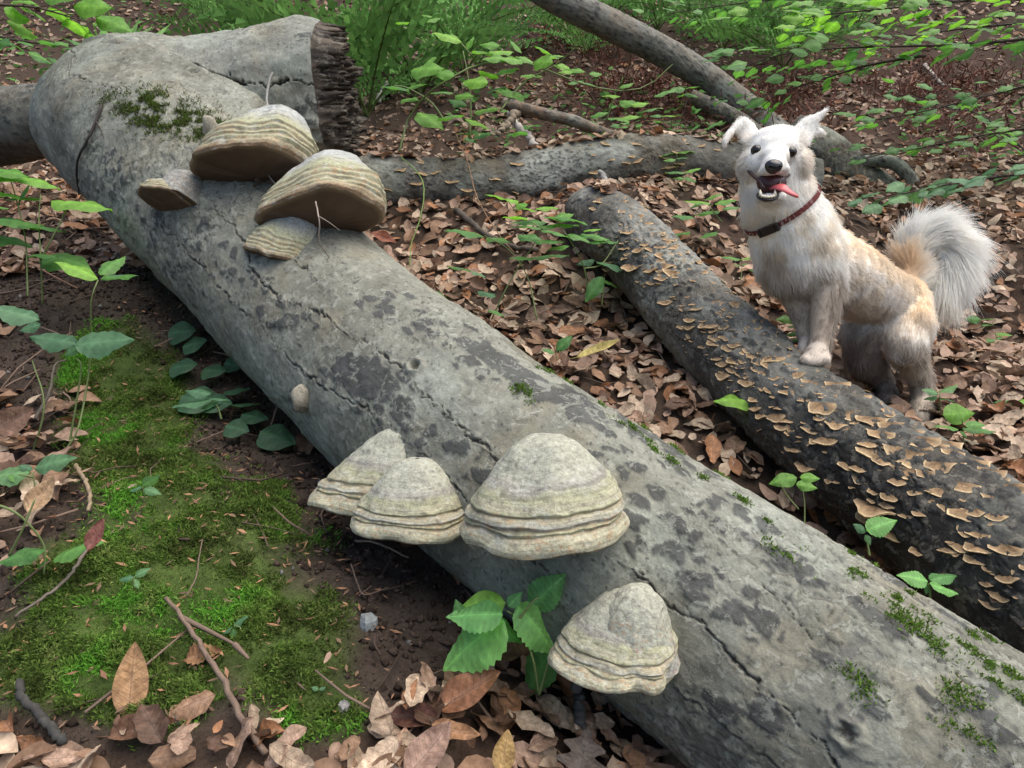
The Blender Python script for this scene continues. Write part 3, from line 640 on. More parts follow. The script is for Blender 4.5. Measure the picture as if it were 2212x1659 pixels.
ell(474, 272, -.045, 138, 82, 150, back, K_HEAD); ell(472, 305, -.065, 128, 88, 130, back, K_HEAD)
ell(385, 365, -.06, 78, 78, 110, cvec(-.7, .7, -.2), K_HEAD); ell(562, 368, -.06, 78, 78, 110, cvec(.7, .7, -.2), K_HEAD)
ell(470, 335, -.105, 70, 58, 90, back, K_MUZ); ell(469, 365, -.132, 58, 46, 86, back, K_MUZ); ell(468, 380, -.152, 46, 36, 56, back, K_MUZ)
ell(432, 396, -.130, 36, 27, 66, back, K_MUZ); ell(506, 396, -.130, 36, 27, 66, back, K_MUZ)
ell(470, 480, -.045, 110, 80, 100, cvec(0, .5, -1), K_HEAD)
ell(455, 520, -.085, 72, 40, 80, cvec(0, 1, -.4), K_MUZ); ell(441, 528, -.125, 44, 26, 60, cvec(0, 1, -.3), K_MUZ)
def ear(pts):
    "flattened ellipsoids along the ear: zx, zy, o, half width, direction of width (right, up)"
    P = np.array(pts, float)
    for p, q in zip(P[:-1], P[1:]):
        for t in np.linspace(0, 1, 7):
            r = p*(1-t)+q*t; s = zr(1, r[2]); w = unit(cvec(r[4], 0, r[5])); n = unit(np.cross(w, unit(ZD(*q[:3])-ZD(*p[:3])))); l = np.cross(n, w)
            blob3(ZD(*r[:3]), (w*r[3]*s, l*max(r[3]*.6, 22)*s, n*15*s), ZD(*q[:3])-ZD(*p[:3]), K_EAR)
ear([(352, 240, -.035, 56, .8, .4), (338, 195, -.03, 52, .9, .35), (315, 172, -.035, 44, .75, .65), (282, 190, -.05, 36, .6, .8), (255, 222, -.06, 24, .8, .6), (233, 262, -.065, 9, .9, .4)])
ear([(595, 245, -.035, 58, .75, -.5), (615, 205, -.03, 56, .75, -.6), (640, 170, -.03, 44, .75, -.65), (670, 145, -.03, 26, .7, -.7), (700, 122, -.03, 14, .7, -.7), (714, 108, -.03, 7, .7, -.7)])
ear([(630, 205, -.025, 40, .6, -.8), (665, 205, -.02, 34, .5, -.85), (690, 212, -.02, 16, .5, -.85)])
bme = dogb.build('dog_raw', None)
tmp = link('dog_raw', bme)
rm = tmp.modifiers.new('r', 'REMESH'); rm.mode = 'VOXEL'; rm.voxel_size = .0052
sm_ = tmp.modifiers.new('s', 'SMOOTH'); sm_.factor = .5; sm_.iterations = 5
body = bpy.data.meshes.new_from_object(tmp.evaluated_get(bpy.context.evaluated_depsgraph_get())); bpy.data.objects.remove(tmp)
bv = np.empty(len(body.vertices)*3, 'f'); body.vertices.foreach_get('co', bv); bv = bv.reshape(-1, 3).astype(float)
bn = np.empty(len(bv)*3, 'f'); body.vertices.foreach_get('normal', bn); bn = bn.reshape(-1, 3).astype(float)
FC, FR, FD, FK = np.array(flow_c), np.array(flow_r), np.array(flow_d), np.array(flow_k)
def nearest_flow(p):
    out = np.zeros(len(p), int)
    for s in range(0, len(p), 4000):
        d = np.linalg.norm(p[s:s+4000, None]-FC[None], axis=-1)-FR[None]; out[s:s+4000] = d.argmin(1)
    return out
def coat(p, kind, n):
    "coat colour: white, cream saddle, mud on legs and belly, painted shade round the eyes and on the far hind leg"
    px, py, d = project(p); zx = (px-1458)/.4557; zy = (py-189)/.4557
    nz = fbm(p*26, 4, 81); nf = fbm(p*70, 3, 82)
    c = np.broadcast_to(np.array([.91, .885, .835]), p.shape).copy()
    back_line = ((kind == K_BODY) | (kind == K_HLEG))*sstep(-.35, .75, n[:, 2]+.3*nz)*sstep(650, 950, zx)*sstep(1250, 1050, zy)
    c = mix(c, np.array([.78, .58, .36]), np.clip(.85*back_line+.0*nz, 0, 1))
    c = mix(c, np.array([.72, .60, .43]), .6*sstep(.0, .4, nz+.15)*np.isin(kind, [K_BODY, K_NECK])*(zy > 560))
    tailc = (kind == K_TAIL)*(np.clip(1-np.hypot((zx-1100)/85, (zy-870)/150), 0, 1)*1.6); c = mix(c, np.array([.72, .48, .25]), np.clip(tailc, 0, .85))
    c = mix(c, np.array([.94, .90, .82]), .8*(kind == K_TAIL)*(1-np.clip(tailc, 0, 1))); c = mix(c, np.array([.76, .66, .50]), .5*(kind == K_TAIL)*sstep(880, 1020, zy))
    c = mix(c, np.array([.66, .52, .36]), .55*np.isin(kind, [K_HEAD, K_NECK])*(np.exp(-((zx-285)/45)**2-((zy-370)/110)**2)+np.exp(-((zx-625)/40)**2-((zy-370)/110)**2)))
    eyes = np.exp(-((zx-405)/26)**2-((zy-318)/22)**2)+np.exp(-((zx-548)/28)**2-((zy-330)/30)**2)+.7*np.exp(-((zx-535)/20)**2-((zy-272)/16)**2); c = mix(c, np.array([.50, .42, .35]), np.clip(.55*eyes*np.isin(kind, [K_HEAD, K_MUZ]), 0, 1))  # shading of brows and eye corners painted into the coat
    c = np.where(np.isin(kind, [K_HEAD, K_MUZ, K_EAR])[:, None], c*.88, c)
    c = mix(c, np.array([.62, .50, .38]), .5*(kind == K_EAR)*np.exp(-((zx-300)/60)**2-((zy-235)/30)**2))
    low = np.isin(kind, [K_FLEG, K_PAW, K_BODY, K_NECK])
    dirt = low*sstep(730, 960, zy+150*nz)*(.8+.3*nf); dirt = np.where(kind == K_PAW, .72, dirt); dirt = np.maximum(dirt, (kind == K_FLEG)*sstep(850, 1050, zy+130*nz)*.95)
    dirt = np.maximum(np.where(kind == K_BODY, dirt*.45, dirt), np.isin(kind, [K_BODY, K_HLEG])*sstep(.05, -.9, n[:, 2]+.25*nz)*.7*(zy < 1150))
    c = mix(c, np.array([.34, .265, .20]), np.clip(dirt, 0, .9)); c = mix(c, np.array([.14, .10, .08]), .7*sstep(.25, .45, nf)*np.clip(dirt, 0, 1))
    hl = (kind == K_HLEG)*sstep(1080, 1330, zy+200*nz); c = mix(c, np.array([.34, .27, .20]), np.clip(hl, 0, .8)); c = mix(c, np.array([.08, .06, .05]), .7*sstep(.2, .4, nf)*hl)
    hf = (kind == K_HFAR)*sstep(1000, 1250, zy+120*nz); c = mix(c, np.array([.13, .10, .08]), np.clip(hf, 0, .92))  # far hind leg: wet mud, plus shade under the body painted in
    c = mix(c, np.array([.10, .08, .07]), .8*(kind == K_MUZ)*np.maximum(np.exp(-((zx-440)/60)**2-((zy-532)/14)**2), 0))
    return c*(1+.10*nf)[:, None]
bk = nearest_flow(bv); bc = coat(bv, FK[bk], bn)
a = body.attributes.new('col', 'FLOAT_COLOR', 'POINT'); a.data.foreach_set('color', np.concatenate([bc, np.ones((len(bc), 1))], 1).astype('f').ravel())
body.polygons.foreach_set('use_smooth', np.ones(len(body.polygons), bool)); body.materials.clear()
M['hide'] = mat_col('dog_skin', .8, .15, 200, .15, 300, .4, .002); body.materials.append(M['hide'])
dog = thing('dog', 'cream-white shaggy dog with muddy legs, standing with front paws on the dark log, tongue out', 'dog', tuple(ZD(700, 1300, 0)))
child('body', body, dog)
tree = BVHTree.FromPolygons([tuple(x) for x in bv], [tuple(p.vertices) for p in body.polygons])
def hit(zx, zy):
    r = Vector(P3(1458+zx*.4557, 189+zy*.4557, 1.0)).normalized(); h = tree.ray_cast(Vector((0, 0, 0)), r); return np.array(h[0]), np.array(h[1])
def ellip(name, c, ax, mat, colr, parent=dog):
    v = c+SPH[..., 0:1]*ax[0]+SPH[..., 1:2]*ax[1]+SPH[..., 2:3]*ax[2]
    return child(name, mesh(name, v, SPHF, mat, True, np.broadcast_to(np.array(colr), (v.size//3, 3))), parent)
t = NT('wet_dark'); M['wet'] = t.bsdf(t.attr(), .12, .6); t = NT('mouth_pink'); M['mouth'] = t.bsdf(t.attr(), .35, .45)
t = NT('collar_webbing'); w_ = t.noise(900, 3, .6, t.pos()); M['collar'] = t.bsdf(t.attr(), .8, .2, t.bump(w_.outputs[0], .4, .001)); t = NT('black_plastic'); M['plastic'] = t.bsdf((.015, .014, .014), .4, .4)
u1 = zr(1, -.12)
for (ex, ey) in ((390, 298), (547, 305)):
    h, n = hit(ex, ey); c = h+unit(h)*.0062
    e = ellip('eye', c, (RX*28*u1, RY*26*u1, RZ*26*u1), M['wet'], (.012, .008, .006))
    lid = [];
    tt = np.linspace(0, 2*np.pi, 25)
    rim = np.array([c-unit(h)*.0035+RX*27*u1*math.cos(a_)+RZ*22*u1*math.sin(a_) for a_ in tt]); v, f = tube(rim, .0022, 6, False)
    child('eyelid', mesh('eyelid', v, f, M['plain'], True, np.broadcast_to(np.array([.035, .025, .02]), (len(v), 3))), dog)
h, n = hit(468, 376); nc = h+unit(h)*.004; 
nv = np.array([*SPH.reshape(-1, 3)]); nv = nv*(np.array([1, 1, 1])+np.stack([.16*nv[:, 2], 0*nv[:, 0], .0*nv[:, 0]], -1)); 
w = nc+nv[:, 0:1]*RX*41*u1+nv[:, 1:2]*RY*34*u1+nv[:, 2:3]*RZ*34*u1
nose = child('nose', mesh('nose', w, SPHF, M['wet'], True, np.broadcast_to(np.array([.018, .016, .017]), (len(w), 3))), dog)
for s in (-1, 1): ellip('nostril', nc+RX*s*20*u1-RY*25*u1-RZ*5*u1, (RX*9*u1, RY*10*u1, RZ*7*u1), M['plain'], (.004, .004, .004), nose)
# open mouth
ellip('mouth_lining', ZD(458, 452, -.120), (RX*72*u1, RY*40*u1, RZ*58*u1), M['mouth'], (.055, .012, .012))
for s, x0 in ((-1, 345), (1, 560)):
    lip = np.array([ZD(x0, 392, -.075), ZD(x0-s*28, 420, -.10), ZD(x0-s*58, 445 if s < 0 else 425, -.125), ZD(455+s*35, 478, -.14)]); lp, _u = spline(lip, 14); v, f = tube(lp, [.004]*14, 6)
    child('lip', mesh('lip', v, f, M['mouth'], True, np.broadcast_to(np.array([.05, .022, .02]), (len(v), 3))), dog)
jl = np.array([ZD(440+48*math.cos(a_), 512+22*math.sin(a_), -.140-.028*math.sin(max(0, a_))) for a_ in np.linspace(-.3, math.pi+.3, 18)]); v, f = tube(jl, .0032, 6)
child('lip', mesh('lip', v, f, M['mouth'], True, np.broadcast_to(np.array([.016, .012, .012]), (len(v), 3))), dog)
for k, a_ in enumerate(np.linspace(.5, math.pi-.5, 7)):
    big = k in (0, 6); b0 = ZD(441+40*math.cos(a_), 506+16*math.sin(a_), -.148-.024*math.sin(a_)); tp = b0+RZ*(30 if big else 12)*u1+RY*.002
    v, f = tube(np.array([b0, b0*.5+tp*.5, tp]), [9*u1, 7*u1, 2*u1], 6); child('tooth', mesh('tooth', v, f, M['wet'], True, np.broadcast_to(np.array([.72, .66, .52]), (len(v), 3))), dog)
tg, _u = spline(np.array([[*ZD(455, 482, -.10), 30], [*ZD(478, 470, -.140), 28], [*ZD(508, 474, -.165), 24], [*ZD(540, 494, -.17), 18], [*ZD(565, 509, -.172), 12], [*ZD(585, 519, -.172), 5]]), 22)
T = unit(np.gradient(tg[:, :3], axis=0)); nn = unit(np.cross(T, unit(cvec(.35, .55, -.75)))); bb = np.cross(T, nn); ph = np.linspace(0, 2*np.pi, 12, endpoint=False)
v = tg[:, None, :3]+u1*(tg[:, 3, None, None]*(np.cos(ph)[None, :, None]*nn[:, None])+np.minimum(8, tg[:, 3])[:, None, None]*np.sin(ph)[None, :, None]*bb[:, None])
child('tongue', mesh('tongue', v, gridfaces(22, 12, True), M['mouth'], True, np.broadcast_to(np.array([.58, .12, .13]), (22*12, 3))), dog)
# collar round the neck
na_ = unit(ZD(575, 760, .03)-ZD(470, 400, -.03)+RX*.05+RZ*-.0); cc = ZD(500, 575, .01); e1 = unit(cvec(0, -1, 0)-na_*np.dot(cvec(0, -1, 0), na_)); e2 = np.cross(na_, e1)
ring = []
for a_ in np.linspace(0, 2*np.pi, 64, endpoint=False):
    dvec = math.cos(a_)*e1+math.sin(a_)*e2; o = cc+dvec*.3; r = tree.ray_cast(Vector(o), Vector(-dvec)); ring.append(np.array(r[0])+dvec*.007 if r[0] else cc+dvec*.09)
ring = np.array(ring); 
for _ in range(3): ring = (np.roll(ring, 1, 0)+2*ring+np.roll(ring, -1, 0))/4
out_d = unit(ring-cc); hw = .0054
sec = np.stack([ring-na_*hw, ring-na_*hw+out_d*.0025, ring+na_*hw+out_d*.0025, ring+na_*hw], 0)
collar = child('collar', mesh('collar', sec, gridfaces(4, 64, True), M['collar'], False, np.broadcast_to(np.array([.13, .034, .032]), (256, 3))), dog)
kx = int(np.argmin(np.hypot(project(ring)[0]-(1458+437*.4557), project(ring)[1]-(189+660*.4557))+(out_d@unit(cc) > 0)*1e3))
bx_ = unit(ring[(kx+2) % 64]-ring[kx-2]); oz = out_d[kx]; 
bm_ = MB(); cub = np.array([[x, y, z] for x in (-1, 1) for y in (-1, 1) for z in (-1, 1)], float); cf = np.array([[0, 1, 3, 2], [4, 6, 7, 5], [0, 4, 5, 1], [2, 3, 7, 6], [0, 2, 6, 4], [1, 5, 7, 3]])
for off, lx in ((0, .016), (.021, .003), (-.021, .003)):
    bm_.add(ring[kx]+bx_*off+oz*.004+cub[:, 0:1]*bx_*lx+cub[:, 1:2]*na_*.0090+cub[:, 2:3]*oz*.005, cf)
child('buckle', bm_.build('buckle', M['plastic'], False), collar)
# fur
tri = []; body.calc_loop_triangles(); tri = np.empty(len(body.loop_triangles)*3, np.int32); body.loop_triangles.foreach_get('vertices', tri); tri = tri.reshape(-1, 3)
A, B, C_ = bv[tri[:, 0]], bv[tri[:, 1]], bv[tri[:, 2]]; area = np.linalg.norm(np.cross(B-A, C_-A), axis=1)
tk = FK[bk[tri[:, 0]]]; densw = np.array([2.2, 1.0, 1.0, 1.2, 1.0, 1.0, 2.2, 2.0, 2.2, 2.0])[tk]
# only the coat that can be seen from in front or a few steps aside is worth growing densely
NF = 85000; pick = rng.choice(len(tri), NF, p=area*densw/(area*densw).sum()); r1, r2 = rng.random(NF), rng.random(NF); sq = np.sqrt(r1)
root = A[pick]*(1-sq)[:, None]+B[pick]*(sq*(1-r2))[:, None]+C_[pick]*(sq*r2)[:, None]
nrm = unit(bn[tri[pick, 0]]+bn[tri[pick, 1]]+bn[tri[pick, 2]]); fi = bk[tri[pick, 0]]; kd = FK[fi]; fl = FD[fi]
fl = unit(fl-nrm*(fl*nrm).sum(1, keepdims=True)+1e-6)
length = np.array([.006, .019, .016, .010, .016, .016, .058, .0065, .0055, .007])[kd]*(.6+.75*rng.random(NF))
pz = project(root); zx = (pz[0]-1458)/.4557; zy = (pz[1]-189)/.4557
length = length*np.where((kd == K_FLEG) & (zx > 735), 2.2, 1.0)              # feathering behind the foreleg
length = length*np.where((kd == K_EAR) & ((zx > 600) | (zy < 175)), 1.25, 1.0)
length = length*np.where((kd == K_HEAD) & (np.abs(zx-470) > 110), 2.0, 1.0)  # cheek ruff
length = np.where(kd == K_TAIL, length*(1+.35*sstep(850, 650, zy))*(1+.45*fbm(root*38, 2, 96)), length)
dcol = np.abs((root-cc)@na_); length = np.where((dcol < .012) & (kd == K_NECK) & (zx < 600), length*.30, length)
keep = np.ones(NF, bool)
for (ax_, ay_, rr_) in ((390, 298, 25), (547, 305, 25), (468, 378, 36), (455, 450, 58)): keep &= np.hypot((zx-ax_), (zy-ay_)*1.15) > rr_
fo = np.array([.55, .75, .8, .8, .75, .75, .85, .7, .8, .7])[kd]; no = np.array([.35, .35, .28, .25, .35, .35, .48, .45, .25, .3])[kd]
clump = np.stack([fbm(root*55, 2, 91), fbm(root*55+7, 2, 92), fbm(root*55+13, 2, 93)], -1)
grav = np.array([0, 0, -1.0]); d0 = unit(fl*fo[:, None]+nrm*no[:, None]+.34*clump+.07*rng.normal(size=(NF, 3)))
tailm = (kd == K_TAIL)[:, None]; d0 = np.where(tailm, unit(d0+np.array([.25, 0, .15])), d0)
bend = np.where(tailm, grav*.6+fl*.35, grav*.30+fl*.35)
S = np.linspace(0, 1, 5); pts = root[:, None]-nrm[:, None]*.002+length[:, None, None]*(S[None, :, None]*d0[:, None]+(S**2)[None, :, None]*bend[:, None]*.6+.10*(S**2)[None, :, None]*rng.normal(size=(NF, 1, 3)))
pts = pts[keep]; fc = coat(root, kd, nrm)[keep]*(.9+.2*rng.random((keep.sum(), 1)))
rad = np.where(kd == K_TAIL, .00055, .00050)[keep][:, None]*np.array([1, 1, .9, .7, .25])[None]
hc = bpy.data.hair_curves.new('fur'); hc.add_curves([5]*len(pts))
hc.attributes['position'].data.foreach_set('vector', pts.astype('f').ravel())
at = hc.attributes.new('radius', 'FLOAT', 'POINT'); at.data.foreach_set('value', rad.astype('f').ravel())
at = hc.attributes.new('col', 'FLOAT_COLOR', 'CURVE'); at.data.foreach_set('color', np.concatenate([np.clip(fc, .01, .9), np.ones((len(fc), 1))], 1).astype('f').ravel())
t = NT('dog_fur'); fc_ = t.attr(); b1 = t.n('ShaderNodeBsdfDiffuse'); b2 = t.n('ShaderNodeBsdfTranslucent'); b3 = t.n('ShaderNodeBsdfHairPrincipled')
b3.inputs['Roughness'].default_value = .45; t.l(fc_, b1.inputs[0]); t.l(fc_, b2.inputs[0]); t.l(fc_, b3.inputs['Color'])
m1 = t.n('ShaderNodeMixShader'); m1.inputs[0].default_value = .52; t.l(b1.outputs[0], m1.inputs[1]); t.l(b2.outputs[0], m1.inputs[2])
m2 = t.n('ShaderNodeMixShader'); m2.inputs[0].default_value = .45; t.l(m1.outputs[0], m2.inputs[1]); t.l(b3.outputs[0], m2.inputs[2]); t.l(m2.outputs[0], t.out.inputs[0])
hc.materials.append(t.m)
child('fur', hc, dog)
# ------------------------------------------------------------------ small shelf brackets
M['shelf'] = mat_col('shelf_bracket', .8, .2, 5, .3, 9, .35, .05)
def shelf_mesh(k):
    r_ = np.random.default_rng(500+k); th = np.linspace(-.12, math.pi+.12, 11); nr = 4
    rad = 1+.09*np.sin(th*r_.integers(2, 5)+r_.random()*6)+.04*np.sin(th*7+r_.random()*6); asp = .65+.4*r_.random()
    t = np.array([0, .45, .84, 1.0]); T, TH = np.meshgrid(t, th, indexing='ij')
    x = T*rad[None]*np.cos(TH); y = T*rad[None]*np.sin(TH)*asp-.12
    z = .07*T*np.sin(TH*3+r_.random()*6)+.14*T**2*r_.uniform(-1, .3)+.03*T*np.sin(TH*5+1)
    top = np.stack([x, y, z+.09*(1-T*.6)], -1); bot = np.stack([x*.97, y*.97, z-.10*(1-T*.55)], -1)
    c = np.array([[.12, .085, .05], [.26, .165, .09], [.34, .235, .135], [.60, .46, .28]])[:, None]*np.ones((1, 11, 1))*(1+.15*r_.normal(size=(4, 11, 1)))
    cb = np.array([[.26, .13, .065], [.33, .17, .08], [.42, .23, .11], [.62, .40, .20]])[:, None]*np.ones((1, 11, 1))
    v = np.concatenate([top.reshape(-1, 3), bot.reshape(-1, 3)]); f = gridfaces(4, 11); n = 44; e = np.arange(10); o = 33
    edge = np.stack([o+e, o+e+1, n+o+e+1, n+o+e], -1)
    return mesh('shelf_bracket', v, [f, f[:, ::-1]+n, edge[:, ::-1]], M['shelf'], True, np.concatenate([c.reshape(-1, 3), cb.reshape(-1, 3)]))
MARKS2 = [('beside the front paw of the dog', 1763, 790), ('near the far end of the dark log', 1340, 490), ('on the far stretch of the dark log, right of the raspberry', 1460, 600), ('on the dark log left of the dog chest', 1570, 700), ('on the dark log just below the front paws', 1690, 860), ('on the dark log above the broad-leaved seedling', 1640, 800), ('on the dark log left of the three-leaved seedling', 1720, 970), ('on the ridge of the dark log below the dog belly', 1860, 860),
          ('on the ridge of the dark log below the hind paws', 1980, 935), ('on the dark log above the largest shelf mushroom', 1870, 1020), ('on the middle of the dark log face, right of the paw', 1830, 920), ('on the dark log face near the right edge', 2080, 1060), ('on the ridge of the dark log at the right edge', 2150, 1020), ('low on the dark log at the right edge', 2120, 1170), ('on the dark log right of the largest shelf mushroom', 1980, 1080), ('in the crowded rows in the middle of the dark log', 1960, 1000)]
def shelf_label(px, py, hw):
    m = min(MARKS2, key=lambda q: math.hypot(q[1]-px, q[2]-py)); w = 'tiny' if hw < .0115 else ('small' if hw < .0165 else ('medium' if hw < .022 else 'broad'))
    return f'{w} tan shelf mushroom {m[0]}', f'{w} shelf mushrooms {m[0]}'
SHELF = [shelf_mesh(k) for k in range(10)]
def put_shelf(lg, i, j, hw, label, group, up_tilt=.15):
    p, n = lg.pos[i, j], lg.dir[i, j]; up = np.array([0, 0, 1.0])
    out = n-up*np.dot(n, up)
    if np.linalg.norm(out) < .35: out = out+.6*(-unit(np.array([p[0], p[1], 0])))
    out = unit(unit(out)-.40*up*(1+.6*max(0, n[2]))+.22*rng.normal(size=3)*np.array([1, 1, .3])); upv = unit(up+.35*n*max(0, n[2])+.14*rng.normal(size=3)); upv = unit(upv-out*np.dot(upv, out)); lat = np.cross(out, upv)
    o = link('shelf_mushroom', SHELF[rng.integers(10)]); o.matrix_world = basis_matrix(lat*hw, out*hw*rng.uniform(.75, 1.15), upv*hw, p-n*.002)
    return tag(o, label, 'mushroom', group)
big = [(1893, 1097, 44), (1928, 1073, 18), (1895, 972, 38), (1971, 979, 50), (1788, 946, 29), (2073, 1042, 34), (2088, 1106, 35), (2073, 1175, 24), (1858, 1034, 19), (1854, 1007, 23), (1717, 970, 24), (1936, 1036, 21), (1999, 1020, 18), (2112, 1149, 26), (2045, 1093, 18), (2014, 1077, 18), (1975, 1057, 18),
       (1776, 876, 28), (1834, 890, 29), (1885, 903, 31), (1807, 913, 21), (1829, 925, 25), (1901, 936, 27), (1991, 944, 37), (1776, 889, 18), (2030, 1001, 27), (2104, 991, 34), (2182, 1046, 30), (2104, 1097, 23), (2174, 1181, 35), (1764, 827, 27), (1702, 847, 18), (1565, 806, 23), (1608, 757, 20), (1682, 880, 15), (1662, 786, 18), (1745, 1005, 24), (1807, 1038, 14),
       (1432, 572, 25), (1455, 587, 22), (1542, 651, 25), (1498, 664, 20), (1557, 676, 20), (1590, 658, 22), (1395, 480, 16), (1420, 500, 18), (1430, 520, 18), (2150, 1110, 20), (2020, 960, 26), (1950, 915, 22), (2060, 975, 24), (2140, 1015, 26)]
used = []
LAB2 = ('small tan shelf mushroom growing from the dark log under the dog', 'shelf mushrooms on the dark log')
for (px, py, hw) in big:
    i, j = L2.pick(px, py); d = project(L2.pos[i, j])[2]; put_shelf(L2, i, j, hw*d/F*1.12, *shelf_label(px, py, hw*d/F)); used.append(L2.P[i, j])
big_sh = [o for o in bpy.data.objects if o.name == 'shelf_mushroom'][0]; big_sh['label'] = 'largest fan-shaped shelf mushroom, low on the dark log above bramble leaves'; del big_sh['group']
cnt = 0; used = list(used); dens2 = fbm(L2.P*7, 3, 801)
for _ in range(9000):
    if cnt >= 188: break
    i, j = rng.integers(8, L2.n-40), rng.integers(L2.m)
    if not L2.front[i, j] or not (1280 < L2.px[i, j] < 2230) or L2.py[i, j] > 1320: continue
    hz = L2.dir[i, j, 2]; w = .25+.9*sstep(-.25, .5, dens2[i, j]); w *= sstep(-.45, .1, hz)*(1.0 if hz < .75 else .55)
    if 1330 < L2.px[i, j] < 1640: w *= sstep(.05, .5, hz)
    if abs(L2.px[i, j]-1763) < 34 and abs(L2.py[i, j]-775) < 30: continue
    if L2.px[i, j] > 1800: w = min(1, w*1.4)
    if rng.random() > w: continue
    q = L2.P[i, j]; 
    if min(np.linalg.norm((np.array(used)-q)*np.array([.8, 1.3]), axis=1)) < .0155: continue
    hw = rng.uniform(.010, .024)*(1.25 if rng.random() < .3 else 1); put_shelf(L2, i, j, hw, *shelf_label(L2.px[i, j], L2.py[i, j], hw)); used.append(q); cnt += 1
used = [np.zeros(2)]; cnt = 0
for _ in range(5000):
    if cnt >= 56: break
    i, j = rng.integers(30, L3.n-10), rng.integers(L3.m)
    if not L3.front[i, j] or L3.px[i, j] < 790: continue
    if rng.random() > .2+.8*sstep(.0, .3, vnoise(L3.P[i, j]*7, 31)) or min(np.linalg.norm(np.array(used)-L3.P[i, j], axis=1)) < .02: continue
    hw = rng.uniform(.014, .032); m = min([('left end of the low cross log', 850), ('cross log under the briar', 980), ('cross log behind the green vine', 1090), ('pale patch of the cross log', 1210), ('middle of the cross log', 1330), ('right part of the cross log', 1450), ('end of the cross log by the dog', 1560)], key=lambda q: abs(q[1]-L3.px[i, j]))[0]; w = 'small' if hw < .022 else 'larger'
    hz = 'upper side' if L3.dir[i, j, 2] > .3 else 'face'; lb = f'{w} orange-edged shelf mushroom, {hz}, {m}'; put_shelf(L3, i, j, hw, lb, lb+' group'); used.append(L3.P[i, j]); cnt += 1

# the tiniest ones, past counting, crowd in between
vs_, fs_, cs_ = [], [], []; base = 0; used2 = []
for _ in range(4000):
    if len(vs_) >= 210: break
    i, j = rng.integers(8, L2.n-40), rng.integers(L2.m)
    if not L2.front[i, j] or not (1330 < L2.px[i, j] < 2230): continue
    hz = L2.dir[i, j, 2]
    if rng.random() > sstep(-.4, .15, hz)*(.3+.7*sstep(-.1, .3, dens2[i, j])): continue
    p, n_ = L2.pos[i, j], L2.dir[i, j]; out = n_.copy(); out[2] = 0
    if np.linalg.norm(out) < .35: out = out-.6*unit(np.array([p[0], p[1], 0]))
    out = unit(unit(out)-.4*np.array([0, 0, 1.0])+.2*rng.normal(size=3)); up_ = np.array([0, 0, 1.0])+.15*rng.normal(size=3); up_ = unit(up_-out*np.dot(up_, out)); lat = np.cross(out, up_); hw = rng.uniform(.004, .0095)
    me = SHELF[rng.integers(10)]; co = np.empty(len(me.vertices)*3, 'f'); me.vertices.foreach_get('co', co); co = co.reshape(-1, 3)*hw
    cl = np.empty(len(me.vertices)*4, 'f'); me.attributes['col'].data.foreach_get('color', cl); vs_.append(p+co[:, 0:1]*lat+co[:, 1:2]*out+co[:, 2:3]*up_); cs_.append(cl.reshape(-1, 4)[:, :3]); fs_.append(np.array([tuple(q.vertices) for q in me.polygons])+base); base += len(co)
child('tiny_brackets', mesh('tiny_brackets', np.concatenate(vs_), np.concatenate(fs_), M['shelf'], True, np.concatenate(cs_)), second_log, 'stuff')
# ------------------------------------------------------------------ moss, soil crumbs and leaf litter
def blades(roots, normals, length, width, cols, seed, bend=.5):
    "many little two-segment blades -> one mesh's arrays"
    r_ = np.random.default_rng(seed); n = len(roots); d = unit(normals*.9+r_.normal(size=(n, 3))*.75); s = unit(np.cross(d, r_.normal(size=(n, 3))))*width[:, None]
    mid = roots+d*length[:, None]*.55; d2 = unit(d+bend*r_.normal(size=(n, 3))+np.array([0, 0, -.25])); tip = mid+d2*length[:, None]*.5
    v = np.stack([roots-s, roots+s, mid-s*.9, mid+s*.9, tip], 1).reshape(-1, 3); b = np.arange(n)[:, None]*5
    return v, [b+np.array([[0, 1, 3, 2]]), b+np.array([[2, 3, 4]])], np.repeat(cols, 5, 0)
t = NT('moss_green'); a_ = t.attr(); M['moss'] = t.bsdf(a_, .85, .15, trans=a_, transw=.3)
N = 420000; mx, my = rng.uniform(-1.05, .15, N), rng.uniform(.78, 2.0, N); keep = moss_mask(mx, my) > rng.random(N)*1.15-.05*0
px, py, dd = project(np.stack([mx, my, ground_z(mx, my, False)], -1)); keep &= (px > -40) & (px < 950) & (py < 1720); mx, my = mx[keep], my[keep]
print('moss', len(mx))
if len(mx) > 150000: mx, my = mx[:150000], my[:150000]
q = np.stack([mx, my], -1); tone = fbm(q*9, 4, 61)*.5+.5; tone2 = fbm(q*45, 3, 62)*.5+.5; hump = np.clip(fbm(q*22, 3, 63), -.4, 1)
mc = mix(np.broadcast_to(np.array([.062, .085, .020]), (len(q), 3)), np.array([.120, .205, .036]), sstep(.3, .6, .6*tone+.4*tone2)); mc = mix(mc, np.array([.115, .31, .034]), sstep(.54, .68, tone)*.9); mc = mix(mc, np.array([.22, .23, .085]), .5*sstep(.62, .8, tone2)); mc = mc*(.6+.8*rng.random((len(q), 1)))*.98
mz = ground_z(mx, my)+.020*hump; mv, mf, mcol = blades(np.stack([mx, my, mz], -1), ground_n(mx, my), rng.uniform(.005, .012, len(q))*(.7+.9*tone), rng.uniform(.0007, .0016, len(q)), mc, 5)
tag(link('moss_carpet', mesh('moss_carpet', mv, mf, M['moss'], False, mcol)), 'green and olive moss carpeting the earth bank below the big trunk', 'moss', kind='stuff')
